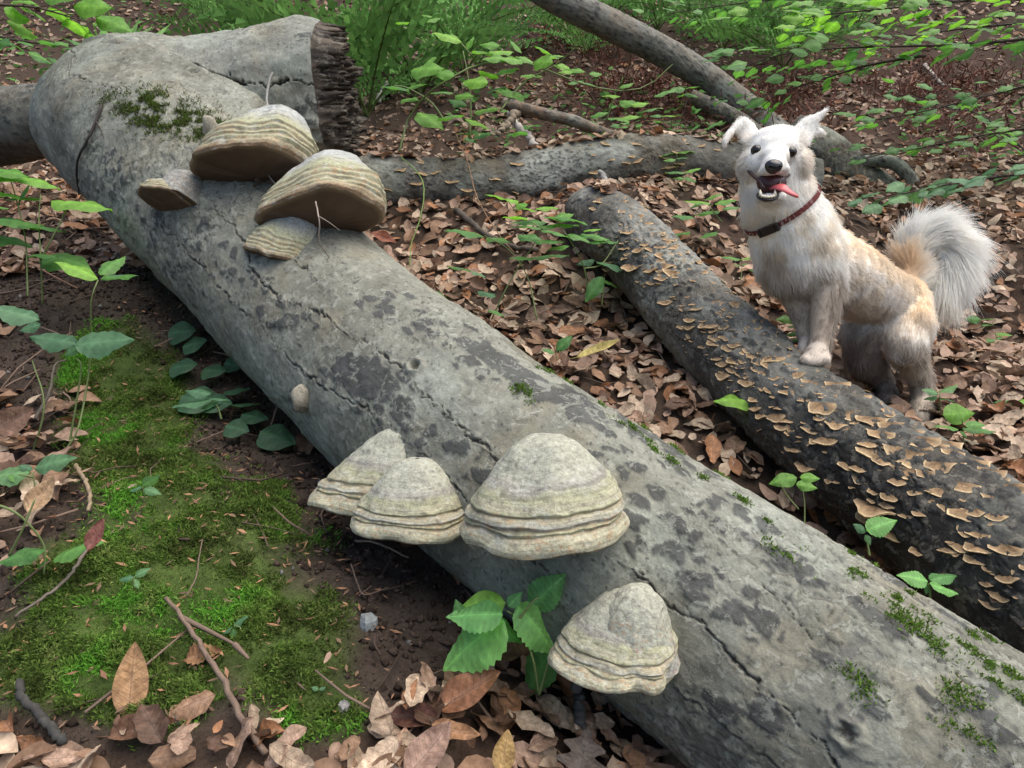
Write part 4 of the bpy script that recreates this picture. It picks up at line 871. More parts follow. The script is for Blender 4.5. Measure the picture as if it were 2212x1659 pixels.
# moss on the trunk: tuft line in the fork, dots along its upper edge
lm = MB()
def log_moss(lg, px, py, ru, ra, n, ln, green=.6, thr=.0):
    c = lg.uv(px, py); r_ = np.random.default_rng(int(px*7+py)); uu = c[0]+ru*r_.normal(size=n)*.5; aa = c[1]+ra*r_.normal(size=n)*.5
    i = np.clip(np.searchsorted(lg.u, uu), 0, lg.n-1); pp = aa/lg.r.mean(); j = np.array([np.argmin(np.abs(lg.ph-p)) for p in pp])
    p, nn = lg.pos[i, j], lg.dir[i, j]; k = fbm(np.stack([uu, aa], -1)*60, 2, 3) > thr; p, nn = p[k], nn[k]
    p = p+r_.normal(size=p.shape)*.0015; col = mix(np.broadcast_to(np.array([.06, .065, .022]), p.shape), np.array([.12, .22, .03]), np.clip(green+.35*r_.normal(size=len(p)), 0, 1))
    v, f, c_ = blades(p, nn, np.full(len(p), ln)*(.5+r_.random(len(p))), np.full(len(p), .0010), col, int(px)); lm.add(v, f, c_)
for (a, b, ru, ra, n, ln, g) in [(330, 240, .10, .05, 5200, .011, .25), (420, 264, .11, .05, 3400, .010, .2), (520, 287, .12, .04, 1800, .008, .35), (250, 222, .10, .03, 700, .008, .15), (470, 292, .06, .02, 500, .007, .45)]: log_moss(L1, a, b, ru, ra, n, ln, g)
for (a, b, ru, ra, n, ln, g) in [(340, 232, .10, .04, 1200, .010, .2), (450, 258, .10, .03, 800, .009, .3)]: log_moss(LS, a, b, ru, ra, n, ln, g)
for k in range(46):
    tt = rng.random(); px = 1150+1060*tt; py = 760+675*tt+rng.uniform(-6, 75)*(.4+tt); log_moss(L1, px, py, rng.uniform(.008, .022), rng.uniform(.004, .009), int(rng.uniform(60, 200)), .0045, .9, -.1)
for (a, b) in [(1130, 850), (2080, 1510), (2020, 1400), (2100, 1600), (1700, 1190), (1860, 1475), (1960, 1345)]: log_moss(L1, a, b, .03, .018, 420, .005, .85, -.05)
o = child('moss_tufts', lm.build('moss_tufts', M['moss'], False), big_log, 'stuff')
# crumbs of soil and little stones
oct_v = np.array([[1, 0, 0], [-1, 0, 0], [0, 1, 0], [0, -1, 0], [0, 0, 1], [0, 0, -1]], float); oct_f = np.array([[0, 2, 4], [2, 1, 4], [1, 3, 4], [3, 0, 4], [2, 0, 5], [1, 2, 5], [3, 1, 5], [0, 3, 5]])
N = 44000; x, y = rng.uniform(-1.75, .3, N), rng.uniform(.75, 2.75, N); k = (soil_mask(x, y) > rng.random(N)) & (moss_mask(x, y) < rng.random(N)*.8); x, y = x[k], y[k]; n = len(x); print('crumbs', n)
rr = .0012+.0065*rng.random(n)**3; v = oct_v[None]*(1+.4*rng.normal(size=(n, 6, 1)))*rr[:, None, None]; v = v+rng.normal(size=(n, 6, 3))*rr[:, None, None]*.25+np.stack([x, y, ground_z(x, y)+rr*.3], -1)[:, None]
cc_ = np.array([.070, .050, .040])*(.5+.9*rng.random((n, 1))); st = rng.random(n) > .985; cc_[st] = np.array([.22, .21, .20])*(.6+.6*rng.random((st.sum(), 1)))
tag(link('soil_crumbs', mesh('soil_crumbs', v, (np.arange(n)[:, None, None]*6+oct_f[None]).reshape(-1, 3), M['soilmesh'], True, np.repeat(cc_, 6, 0))), 'loose dark earth crumbs and grit on the bare soil', 'soil', kind='stuff')

# ---- dry leaves
def leaf_grid(rows, cols, r_, width=.56, fold=.25, curl=.5, wave=.06, twist=.2, lobes=0, tooth=0.0):
    t = np.linspace(0, 1, rows); w = np.sin(np.pi*np.clip(t, 0, 1)**.85)**.75*width/2*(1-.25*t); w = np.maximum(w, .006)
    if lobes: w = w*(1+.38*np.cos(t*lobes*2*np.pi))*1.1
    s = np.linspace(-1, 1, cols); Tg, S = np.meshgrid(t, s, indexing='ij'); W = np.repeat(w[:, None], cols, 1)
    if tooth: W = W*(1+tooth*((np.arange(rows) % 2)*2-1)[:, None]*(np.abs(S) > .9))
    y = S*W; x = Tg.copy(); z = np.abs(S)*W*fold*2+wave*np.abs(S)**2*np.sin(Tg*r_.uniform(7, 13)+S*2+r_.random()*6)*.8+wave*.5*np.sin(Tg*5+r_.random()*6)
    ang = curl*(Tg-.5); R = 1/max(abs(curl), 1e-3); xz = np.sin(ang)*R; zz = (1-np.cos(ang))*R*np.sign(curl)
    tw = twist*(Tg-.5); x2 = xz*np.sign(1) ; y2 = y*np.cos(tw)-z*np.sin(tw); z2 = y*np.sin(tw)+z*np.cos(tw)+zz
    return np.stack([x2, y2, z2], -1)
def veins(t, c, mul, k=9.0, lean=.75):
    "side veins and midrib of a leaf lying along its own x axis"
    sx = t.n('ShaderNodeSeparateXYZ'); t.l(t.pos(), sx.inputs[0])
    def op(o, a, b=None):
        m = t.n('ShaderNodeMath', operation=o)
        for i, q in enumerate((a, b)):
            if q is None: continue
            if hasattr(q, 'is_linked'): t.l(q, m.inputs[i])
            else: m.inputs[i].default_value = q
        return m.outputs[0]
    ay = op('ABSOLUTE', sx.outputs[1]); u = op('MULTIPLY', op('SUBTRACT', sx.outputs[0], op('MULTIPLY', ay, lean)), k); fr = op('ABSOLUTE', op('SUBTRACT', op('FRACT', u), .5))
    line = op('MAXIMUM', op('LESS_THAN', fr, .055), op('LESS_THAN', ay, .010)); soft = op('MULTIPLY', line, .8)
    return t.mixc(c, t.mixc(c, mul, 1.0, 'MULTIPLY'), soft)
t = NT('dry_leaf'); rnd = t.objrand(); a_ = t.attr(); rp = t.ramp(rnd, [(0, (.72, .70, .68)), (.5, (1, 1, 1)), (1, (1.25, 1.25, 1.25))])
nz_ = t.noise(7, 5, .65, t.pos()); rp2 = t.ramp(nz_.outputs[0], [(.3, (.6, .56, .52)), (.7, (1.25, 1.25, 1.25))]); c_ = t.mixc(t.mixc(a_, rp.outputs[0], 1.0, 'MULTIPLY'), rp2.outputs[0], 1.0, 'MULTIPLY'); c_ = veins(t, c_, (.62, .58, .55))
M['dryleaf'] = t.bsdf(c_, .55, .35, t.bump(nz_.outputs[0], .25, .03), trans=c_, transw=.18)
t = NT('dry_leaf_litter'); a_ = t.attr(); nz_ = t.noise(90, 4, .65, t.pos()); rp2 = t.ramp(nz_.outputs[0], [(.3, (.62, .58, .55)), (.7, (1.2, 1.2, 1.2))]); c_ = t.mixc(a_, rp2.outputs[0], 1.0, 'MULTIPLY'); M['litter'] = t.bsdf(c_, .6, .3, trans=c_, transw=.15)
LEAFBASE = np.array([.31, .185, .125])
def leaf_cols(g, base, r_, vein=.25):
    rows, cols = g.shape[:2]; s = np.abs(np.linspace(-1, 1, cols))[None, :, None]; t_ = np.arange(rows)[:, None, None]
    return np.clip(np.asarray(base)*(1+.12*r_.normal(size=(rows, cols, 1)))*(1-.18*s)*(1+.10*((t_ % 2)*2-1)*(s > .2))+vein*.10*(s < .1), .01, .9)
TONES = [('pale tan', (.48, .37, .27)), ('pinkish tan', (.38, .255, .185)), ('brown', (.28, .17, .105)), ('dark brown', (.14, .08, .052)), ('rusty', (.32, .155, .075))]
DRY = []
for k in range(30):
    r_ = np.random.default_rng(900+k); flat_ = k % 3 != 0; g = leaf_grid(11, 7, r_, r_.uniform(.46, .70), r_.uniform(-.12, .22) if flat_ else r_.uniform(.1, .6), r_.uniform(-.5, .6) if flat_ else r_.uniform(-1.6, 1.9), r_.uniform(.02, .06), r_.uniform(-.5, .5))
    if k % 4 == 1: g[:, :3] = g[:, 3:4]+(g[:, :3]-g[:, 3:4])*r_.uniform(.3, .7)                  # torn along one side
    if k % 5 == 2: cut = r_.integers(7, 9); g[cut:] = g[cut:cut+1]+(g[cut:]-g[cut:cut+1])*.25      # tip broken off
    g = g*(1+np.array([0, 1.0, 0])*(r_.uniform(-.16, .12, (11, 1, 1))*np.linspace(-1, 1, 7)[None, :, None]**2+r_.normal(size=(11, 7, 1))*.03)); g[..., 2] += .050*fbm(g[..., :2]*3.2+k*3, 2, 900+k)+.018*r_.normal(size=(11, 7))*(np.abs(np.linspace(-1, 1, 7))[None] > .5)
    tn = TONES[k % 5]; DRY.append((mesh('dry_leaf', g, gridfaces(11, 7), M['dryleaf'], True, leaf_cols(g, tn[1], r_).reshape(-1, 3)), tn[0], 'flat' if flat_ else 'curled'))
LOW = [leaf_grid(6, 3, np.random.default_rng(950+k), .58, np.random.default_rng(k).uniform(-.2, .4), np.random.default_rng(k+50).uniform(-.9, 1.2), .05, np.random.default_rng(k+90).uniform(-.6, .6)) for k in range(12)]
log_ax = [(L.c[::6], L.r[::6]) for L in (L1, L2, L3)]
def in_log(p):
    m = np.zeros(len(p), bool)
    for c, r in log_ax:
        for s in range(0, len(p), 3000): m[s:s+3000] |= ((np.linalg.norm(p[s:s+3000, None]-c[None], axis=-1)-r[None]).min(1) < -.015)
    return m
LX, LY = [], []
for (ylo, yhi, rho) in ((.70, 1.3, 1900), (1.3, 2.4, 1500), (2.4, 3.6, 1100), (3.6, 5.4, 760), (5.4, 8.0, 420)):
    w0 = .78*yhi+.15; n = int(2*w0*(yhi-ylo)*rho); LX.append(rng.uniform(-w0, w0, n)); LY.append(rng.uniform(ylo, yhi, n))
LX, LY = np.concatenate(LX), np.concatenate(LY); LZ = ground_z(LX, LY); lp = np.stack([LX, LY, LZ], -1); px, py, dd = project(lp)
bare = np.maximum(soil_mask(LX, LY), moss_mask(LX, LY))*(dd < 2.2); patchy = sstep(-.35, .15, fbm(lp[:, :2]*2.2, 3, 71)+.35*(dd < 2.6)+.12)
ok = (px > -120) & (px < 2330) & (py < 1800) & (py > -80) & (rng.random(len(LX)) > bare*1.02-.015) & (rng.random(len(LX)) < .4+.6*patchy) & ~in_log(lp)
lp, px, py, dd, patchy = lp[ok], px[ok], py[ok], dd[ok], patchy[ok]; n = len(lp); print('leaves', n)
nl = unit(ground_n(lp[:, 0], lp[:, 1])+.34*rng.normal(size=(n, 3))); dl = rng.normal(size=(n, 3)); dl = unit(dl-nl*(dl*nl).sum(1, keepdims=True)); sl = np.cross(nl, dl); size = np.where(rng.random(n) < .30, rng.uniform(.015, .036, n), rng.uniform(.038, .082, n)); size = np.where(dd < 1.15, np.minimum(size, .066), size)
lp[:, 2] += .004+.022*rng.random(n)*(dd < 4)
# leaves lying along the top of the cross log and over the far end of the dark log
for lg_, i0, i1, cnt_ in ((L3, 10, L3.n-10, 170), (L2, 4, 60, 40)):
    ii = rng.integers(i0, i1, cnt_); jj = np.array([np.argmin(np.abs(lg_.dir[i, :, 2]-.93)+.12*rng.random(lg_.m)) for i in ii]); sel = rng.choice(n, cnt_, replace=False); lp[sel] = lg_.pos[ii, jj]+lg_.dir[ii, jj]*.004; nl[sel] = unit(lg_.dir[ii, jj]+.3*rng.normal(size=(cnt_, 3)))
    q_ = rng.normal(size=(cnt_, 3)); dl[sel] = unit(q_-nl[sel]*(q_*nl[sel]).sum(1, keepdims=True)); sl[sel] = np.cross(nl[sel], dl[sel])
px, py, dd = project(lp)
# which of them show, and how large
obst = BVHTree.FromPolygons([tuple(v) for L in (L1, L2, L3) for v in L.pos[::8, ::8].reshape(-1, 3)], [tuple(int(x)+o_ for x in f) for o_, L in zip(np.cumsum([0]+[L.pos[::8, ::8].size//3 for L in (L1, L2, L3)]), (L1, L2, L3)) for f in gridfaces(L.pos[::8, ::8].shape[0], L.pos[::8, ::8].shape[1], True)])
show = size/dd*((px > 10) & (px < 2200) & (py < 1650) & (py > 10)); order = np.argsort(-show); pick = []
for k in order:
    if len(pick) >= 285: break
    v = Vector(lp[k]); L_ = v.length
    h = obst.ray_cast(Vector((0, 0, 0)), v.normalized(), L_-.03)
    if h[0] is None and tree.ray_cast(Vector((0, 0, 0)), v.normalized(), L_-.03)[0] is None: pick.append(k)
pk = np.zeros(n, bool); pk[pick] = True
MARKS = [('at the foot of the standing tan leaf', 270, 1590), ('at the bottom edge below the thick twig', 560, 1620), ('at the bottom edge near the pinkish leaves', 780, 1620), ('around the two-toned leaf under the bramble shoot', 1010, 1540), ('under the lowest fungus at the bottom', 1200, 1590), ('in the lower left corner', 60, 1600), ('at the left edge by the bramble runner', 90, 1230), ('at the left edge under the low bramble', 60, 1080),
         ('at the left edge by the tall herb', 60, 900), ('at the left edge below the dark side log', 60, 620), ('beside the trunk behind the wide fungus', 850, 540), ('around the raspberry stems', 1080, 660), ('against the upper edge of the trunk by the two-leaved seedling', 1190, 740), ('beside the yellow leaf between the logs', 1310, 760), ('in the middle of the gap between the logs', 1430, 850), ('along the far part of the dark log', 1360, 640), ('beside the dark log left of the dog paws', 1560, 860),
         ('where the gap between the logs narrows', 1620, 960), ('in the shadow by the three-leaved seedling', 1720, 1080), ('behind the front legs of the dog', 1700, 700), ('left of the dog chest', 1520, 560), ('under the belly of the dog', 1850, 780), ('right of the hind legs of the dog', 2080, 800), ('at the right edge above the dark log', 2160, 940), ('at the right edge below the tail', 2150, 760), ('far up the slope near the cross log', 1200, 480), ('in the dark gap near the right edge', 1950, 1250)]
DRYP = np.array([{0: 1.5, 1: 1.6, 2: 1.1, 3: .6, 4: .7}[k % 5] for k in range(30)]); DRYP = DRYP/DRYP.sum()
for k in pick:
    me, tone_, form = DRY[int(rng.choice(30, p=DRYP))]; o = link('fallen_leaf', me); o.matrix_world = basis_matrix(dl[k], sl[k], nl[k], lp[k]+nl[k]*.006, size[k]*1.05)
    m = min(MARKS, key=lambda q: math.hypot(q[1]-px[k], (q[2]-py[k])*1.2)); sz = 'large' if size[k] > .072 else ('small' if size[k] < .052 else 'medium'); lb = f'{sz} {form} {tone_} leaf {m[0]}'
    tag(o, lb, 'leaf', lb.replace(' leaf ', ' leaves '))
rest = np.where(~pk)[0]; gi = rng.integers(12, size=len(rest)); G = np.array(LOW)[gi].reshape(len(rest), 18, 3)*size[rest][:, None, None]
v = lp[rest][:, None]+G[..., 0:1]*dl[rest][:, None]+G[..., 1:2]*sl[rest][:, None]+G[..., 2:3]*nl[rest][:, None]
tn_ = np.array([t_[1] for t_ in TONES]); lc = tn_[rng.choice(5, len(rest), p=[.26, .30, .23, .11, .10])]*(.65+.6*rng.random((len(rest), 1)))*np.where(dd[rest][:, None] > 3.2, .85, 1.0)
f6 = gridfaces(6, 3); tag(link('leaf_litter', mesh('leaf_litter', v, (np.arange(len(rest))[:, None, None]*18+f6[None]).reshape(-1, 4), M['litter'], True, np.repeat(lc, 18, 0))), 'thick carpet of dry brown beech leaves covering the hillside', 'leaf litter', kind='stuff')
# ------------------------------------------------------------------ green plants
def green_mat(name, back, front, rough=.5):
    t = NT(name); rnd = t.objrand(); a_ = t.attr(); rp = t.ramp(rnd, [(0, (.72, .78, .8)), (.5, (1, 1, 1)), (1, (1.3, 1.22, 1.0))]); c0 = t.mixc(a_, rp.outputs[0], 1.0, 'MULTIPLY')
    nz_ = t.noise(5, 4, .6, t.pos()); r2 = t.ramp(nz_.outputs[0], [(.3, (.82, .82, .82)), (.7, (1.12, 1.12, 1.12))]); c1 = t.mixc(c0, r2.outputs[0], 1.0, 'MULTIPLY')
    c1 = veins(t, c1, (1.22, 1.16, 1.1)); tr = t.mixc(c1, back, 1.0, 'MULTIPLY'); return t.bsdf(c1, rough, front, t.bump(nz_.outputs[0], .15, .03), trans=tr, transw=.42)
M['green'] = green_mat('green_leaf', (1.6, 1.8, .9), .35)
M['greenstem'] = mat_col('green_stem', .6, .3, 300, .2, 400, .3, .001)
def ovate(r_, rows, cols, width, fold=.12, curl=.35, wave=.03, tooth=0., power=.85, tip=1.0):
    t = np.linspace(0, 1, rows); w = np.sin(np.pi*t**power)**.8*width/2*((1-.42*t**2) if width < .9 else 1); w = np.maximum(w, .004)
    s = np.linspace(-1, 1, cols); T_, S = np.meshgrid(t, s, indexing='ij'); W = np.repeat(w[:, None], cols, 1)
    if tooth: W = W*(1+tooth*((np.arange(rows) % 2)*2-1)[:, None]*(np.abs(S) > .95))
    x = T_; y = S*W; z = -np.abs(S)*W*fold*2-curl*.5*(T_-.35)**2+wave*np.sin(T_*11+np.abs(S)*4+r_.random()*6)*np.abs(S)+.012*((np.arange(rows) % 2)*2-1)[:, None]*(np.abs(S) > .2)*(np.abs(S) < .9)
    return np.stack([x, y, z], -1)
def gcol(g, base, r_):
    rows, cols = g.shape[:2]; s = np.abs(np.linspace(-1, 1, cols))[None, :, None]; par = ((np.arange(rows) % 2)*2-1)[:, None, None]
    c = np.asarray(base)*(1+.05*r_.normal(size=(rows, cols, 1)))*(1+.07*par*(s > .15)); return np.where(s < .08, c*1.35, c).reshape(-1, 3)
GL = {}
def bank(kind, n, base, rows, cols, width, **kw):
    GL[kind] = []
    for k in range(n):
        r_ = np.random.default_rng(1200+k+len(GL)*40); g = ovate(r_, rows, cols, width*r_.uniform(.92, 1.18), curl=r_.uniform(.1, .6), **kw); GL[kind].append(mesh('leaf', g, gridfaces(rows, cols), M['green'], True, gcol(g, base, r_)))
bank('bramble', 4, (.155, .37, .12), 21, 7, .74, tooth=.06, fold=.10, power=.72)
bank('bright', 4, (.15, .32, .055), 13, 5, .58, fold=.12)
bank('mid', 4, (.095, .225, .065), 13, 5, .55, tooth=.05)
bank('blue', 4, (.10, .21, .11), 13, 5, .60, tooth=.06)
bank('beech', 4, (.10, .24, .065), 9, 5, .62, fold=.08)
bank('dark', 4, (.055, .13, .065), 17, 9, 1.0, fold=.05, power=.62)
bank('narrow', 3, (.10, .23, .05), 9, 3, .16)
UPW = np.array([0, 0, 1.0])
def leaf_on(parent, b, tip, face, kind, w=1.0, rnd=.18):
    L = np.linalg.norm(tip-b); x = (tip-b)/L; n = unit(UPW*(1-face)-unit(b)*face+rnd*rng.normal(size=3)); n = unit(n-x*np.dot(n, x)); y = np.cross(n, x)
    me = GL[kind][rng.integers(len(GL[kind]))]; o = link('leaf', me, parent); o.matrix_parent_inverse = Matrix.Translation(-Vector(parent.location)); o.matrix_basis = basis_matrix(x*L, y*L*w, n*L, b); return o
def stem_on(parent, pts, r0, r1, col, name='stem', m=6, n=18):
    p, _u = spline(np.array(pts), n); v, f = tube(p, np.linspace(r0, r1, n), m); return child(name, mesh(name, v, f, M['greenstem'], True, np.broadcast_to(np.array(col), (len(v), 3))*(1+.1*rng.normal(size=(len(v), 1)))), parent)
def plant(name, label, base, d, stems, leaves, kind, face=.25, cat='plant', group=None, scol=(.13, .17, .06), r=(.0022, .0012), wig=.04):
    """base px; stems: polylines of px points; leaves: (bx, by, tx, ty[, kind[, face]]) in px at depth d"""
    B = P3(base[0], base[1], d); t = thing(name, label, cat, tuple(B), group)
    for s in stems: stem_on(t, [P3(x, y, d+wig*.4*rng.normal()) for x, y in s] if len(s) > 1 else s, r[0], r[1], scol)
    for lf in leaves:
        k = lf[4] if len(lf) > 4 else kind; fc = lf[5] if len(lf) > 5 else face; d1 = d+wig*rng.normal(); L = math.hypot(lf[2]-lf[0], lf[3]-lf[1])
        leaf_on(t, P3(lf[0], lf[1], d1), P3(lf[2], lf[3], d1+wig*.6*rng.normal()-.0*L), fc, k)
    return t
# foreground bramble
plant('bramble_shoot', 'bright green bramble shoot growing under the biggest fungus', (1150, 1480), .985, [[(1165, 1500), (1150, 1420), (1120, 1340), (1095, 1320)], [(1120, 1340), (1150, 1300), (1165, 1290)], [(1165, 1500), (1185, 1430), (1190, 1400)]],
      [(1085, 1338, 948, 1445, 'bramble', .5), (1092, 1300, 985, 1318, 'bright', .55), (1085, 1326, 962, 1330, 'bramble', .45), (1068, 1338, 1130, 1388, 'bramble', .6), (1120, 1308, 1208, 1412, 'bramble', .55), (1145, 1310, 1222, 1240, 'bramble', .75), (1192, 1398, 1130, 1512, 'mid', .75), (1098, 1310, 1128, 1278, 'bramble', .5), (1000, 1345, 985, 1295, 'mid', .5)], 'bramble', wig=.015)
# left edge plants
plant('woodland_herb', 'tall leafy herb at the left edge beside the dark log', (85, 640), 1.72, [[(92, 660), (88, 560), (84, 470), (88, 420)], [(60, 640), (55, 520), (35, 430), (20, 380)], [(88, 560), (120, 500), (150, 440)]],
      [(-30, 372, 128, 388, 'bright'), (-40, 362, 60, 372, 'bright'), (110, 432, 240, 441, 'bright'), (92, 428, 10, 424, 'bright'), (-50, 470, 95, 478), (40, 486, 142, 492), (-60, 505, 70, 520), (90, 552, 190, 566, 'mid'), (120, 552, 60, 545), (-20, 412, 60, 425, 'bright'), (60, 400, 30, 440, 'mid', .5), (20, 450, -40, 440)], 'mid', .16)
plant('tall_nettle_herb', 'herb with a long curved green stem and pale toothed leaves over the moss', (130, 985), 1.42, [[(132, 985), (165, 935), (185, 850), (196, 760), (197, 650), (212, 605)], [(150, 960), (175, 800), (165, 775)], [(60, 1010), (95, 880), (70, 780)], [(20, 1180), (60, 1110), (95, 1050)]],
      [(218, 600, 298, 588, 'blue'), (212, 600, 120, 560, 'bright'), (215, 592, 270, 548, 'mid'), (165, 742, 62, 724, 'blue', .45), (160, 745, 288, 730, 'blue', .22), (168, 750, 140, 770, 'blue', .5), (85, 690, -30, 660, 'blue', .35), (88, 700, 40, 715, 'blue', .35)], 'blue', .25)
plant('low_bramble', 'low bramble with broad blue-green leaves above the dry leaves at the left edge', (60, 1060), 1.24, [[(60, 1130), (75, 1060), (70, 1020)], [(70, 1030), (40, 1025)]],
      [(72, 1012, 162, 985, 'blue', .5), (70, 1015, 38, 1005, 'blue', .4), (66, 1020, -30, 1030, 'blue', .5), (20, 1025, 40, 1045, 'mid', .4)], 'blue', wig=.02)
plant('arching_bramble', 'bramble runner arching in at the lower left corner', (95, 1240), 1.06, [[(-30, 1085), (20, 1100), (60, 1130), (95, 1180), (95, 1240)], [(20, 1200), (50, 1140), (75, 1080)]],
      [(90, 1192, -10, 1212, 'mid', .35), (88, 1195, 50, 1185, 'mid', .3), (112, 1208, 216, 1160, 'mid', .4), (100, 1205, 80, 1225, 'mid', .4)], 'mid', wig=.02)
for (bx, by, d, lab, lv) in [(312, 1075, 1.2, 'tiny three-leaved seedling on the upper moss', [(308, 1050, 345, 1028), (306, 1052, 278, 1060), (310, 1055, 348, 1066)]), (290, 1275, 1.07, 'tiny seedling with a pointed leaf in the middle of the moss', [(290, 1245, 325, 1226), (288, 1247, 255, 1252), (290, 1250, 300, 1272)]),
                             (520, 1360, 1.03, 'tiny fern-like sprout on the moss near the thick twig', [(505, 1350, 535, 1330), (502, 1355, 480, 1368), (505, 1358, 500, 1382)]), (688, 1495, .97, 'tiny clover-like seedling near the soil edge', [(688, 1490, 672, 1484), (690, 1490, 705, 1484), (688, 1492, 680, 1502)])]:
    plant('seedling', lab, (bx, by), d, [[(bx, by), (bx-2, (by+lv[0][1])/2), (lv[0][0], lv[0][1])]], lv, 'blue', .55, group='seedlings', r=(.001, .0007), wig=.008)
# round glossy leaves under the trunk
ra = [(392, 716, 36), (420, 742, 34), (396, 790, 36), (462, 800, 32), (502, 788, 28), (512, 842, 34), (530, 872, 40), (512, 925, 38), (600, 945, 62), (435, 862, 60), (470, 870, 40), (550, 900, 40)]
t_ = thing('wild_ginger', 'low plant with round dark glossy leaves under the trunk side', 'plant', tuple(P3(500, 900, 1.5)))
for (x, y, r) in ra:
    r *= .82
    d = float(project(ground_at(x, y+14))[2])-.05; ang = rng.uniform(-.6, .6)-.2; b = P3(x-r*math.cos(ang), y+r*.5*math.sin(ang)+3, d); tp = P3(x+r*math.cos(ang), y-r*.5*math.sin(ang)-3, d-.01)
    leaf_on(t_, b, tp, .38, 'dark' if r < 60 else 'dark', .85); stem_on(t_, [b, P3(x, y+22, d+.02), P3(x+6, y+44, d+.04)], .0013, .0013, (.10, .09, .05), n=8)
plant('pale_leaf_sprig', 'sprig with broad pale green leaves lying in front of the round leaves', (470, 905), 1.38, [[(478, 905), (470, 880), (455, 862)]], [(462, 862, 370, 876, 'blue', .28), (455, 852, 400, 840, 'blue', .3), (452, 860, 496, 862, 'blue', .25), (470, 868, 430, 882, 'blue', .3)], 'blue', wig=.015)
# raspberry in the middle
RL = [(1095, 430, 1050, 415, 'bright'), (1096, 433, 1122, 432, 'bright'), (1160, 456, 1126, 446, 'bright'), (1158, 450, 1207, 443, 'bright'), (1140, 470, 1086, 465, 'bright'), (1180, 479, 1108, 474), (1176, 466, 1270, 473), (1169, 492, 1106, 483), (1165, 488, 1250, 478), (1169, 495, 1230, 506), (1118, 508, 1172, 514, 'mid', .4), (1154, 521, 1218, 517), (1046, 509, 964, 488), (1050, 513, 1103, 518), (1227, 504, 1275, 518), (1253, 504, 1318, 513), (1271, 521, 1336, 517), (1150, 557, 1101, 553), (1147, 556, 1229, 545), (1020, 584, 962, 571, 'blue'), (1018, 586, 1050, 596, 'blue'), (1285, 562, 1245, 570, 'blue'), (1290, 566, 1357, 577, 'blue'), (1302, 597, 1264, 652, 'mid', .75), (1300, 602, 1338, 618), (1200, 470, 1240, 458, 'bright'), (1135, 447, 1112, 438, 'bright'), (1230, 530, 1180, 536), (1260, 498, 1300, 492, 'bright'), (1068, 640, 1030, 625, 'blue'), (1055, 668, 1090, 680)]
plant('raspberry_plant', 'leafy raspberry plant growing from the litter between the two logs', (1080, 700), 2.03, [[(1062, 690), (1090, 630), (1121, 576), (1152, 530), (1165, 490), (1125, 470), (1098, 435)], [(1270, 640), (1262, 580), (1235, 525), (1205, 480)], [(1262, 580), (1300, 570), (1335, 520)], [(1160, 690), (1140, 600), (1100, 540), (1046, 509)], [(1300, 660), (1305, 600)]], RL, 'mid', .18, wig=.05)
plant('seedling', 'two-leaved seedling at the upper edge of the big trunk', (1200, 775), 1.60, [[(1203, 778), (1200, 760), (1202, 752)]], [(1202, 757, 1236, 722, 'mid', .6), (1198, 762, 1170, 752, 'mid', .55)], 'mid', group='seedlings', r=(.001, .0008), wig=.01)
# arching bramble at the top
AR = [(863, 326), (885, 249), (929, 198), (980, 165), (1032, 139), (1086, 134), (1141, 137), (1196, 157), (1251, 179), (1306, 192), (1361, 196), (1409, 179), (1453, 139)]
ZL = [(720, 210, 170, 155), (850, 250, 110, 70), (970, 260, 110, 170), (1040, 300, 140, 10), (1130, 270, 110, 120), (1000, 340, 130, 180), (1290, 290, 110, 140), (1350, 325, 110, 10), (1180, 345, 110, 150), (1100, 345, 130, 170), (600, 400, 180, 10), (700, 430, 120, 160), (420, 510, 150, 165), (540, 500, 110, 20), (1080, 410, 130, 20), (960, 430, 120, 150), (1220, 440, 120, 5), (1400, 390, 90, 160), (1480, 410, 100, 0), (1100, 540, 150, 160), (1010, 520, 110, 30), (880, 480, 140, 175), (620, 700, 170, -35), (740, 680, 150, 20), (900, 720, 140, -20), (960, 640, 150, 15), (780, 600, 110, 150), (1600, 430, 70, 10), (1550, 490, 80, 160), (1480, 480, 90, 20), (1690, 560, 100, 170), (1780, 500, 90, 25), (1750, 470, 50, 80), (1620, 670, 110, 20), (1780, 600, 90, 150), (1860, 610, 100, 10), (1930, 640, 120, 20), (2010, 540, 140, 25), (1750, 700, 90, 160), (640, 110, 80, 30), (460, 130, 80, 10), (600, 90, 60, 160), (620, 350, 70, 60), (1150, 780, 70, 0), (860, 820, 70, 160), (930, 790, 80, 20), (500, 580, 90, 10), (690, 540, 120, 175), (820, 560, 100, 5), (1330, 330, 100, 165), (1280, 360, 90, 5), (920, 300, 110, 165), (1420, 420, 80, 175)]
lv = []
for (x, y, L, an) in ZL:
    cxp, cyp = 702+.3662*x, .3662*y; l = L*.3662*.55; a_ = math.radians(an); lv.append((cxp-l*math.cos(a_), cyp+l*math.sin(a_)*.8, cxp+l*math.cos(a_), cyp-l*math.sin(a_)*.8, 'bright' if y < 470 else ('mid' if rng.random() < .6 else 'bright'), .32))
plant('arching_briar', 'bright green briar arching over the low cross log at the top', (863, 330), 2.75, [AR, [(1015, 300), (1017, 220), (1010, 160), (1000, 110)], [(1032, 139), (1010, 110), (985, 80)], [(1080, 240), (1130, 180), (1200, 140), (1240, 105)], [(1310, 260), (1330, 200), (1345, 170)], [(960, 260), (930, 220), (880, 190), (850, 185)]], lv, 'bright', wig=.10, r=(.004, .002))
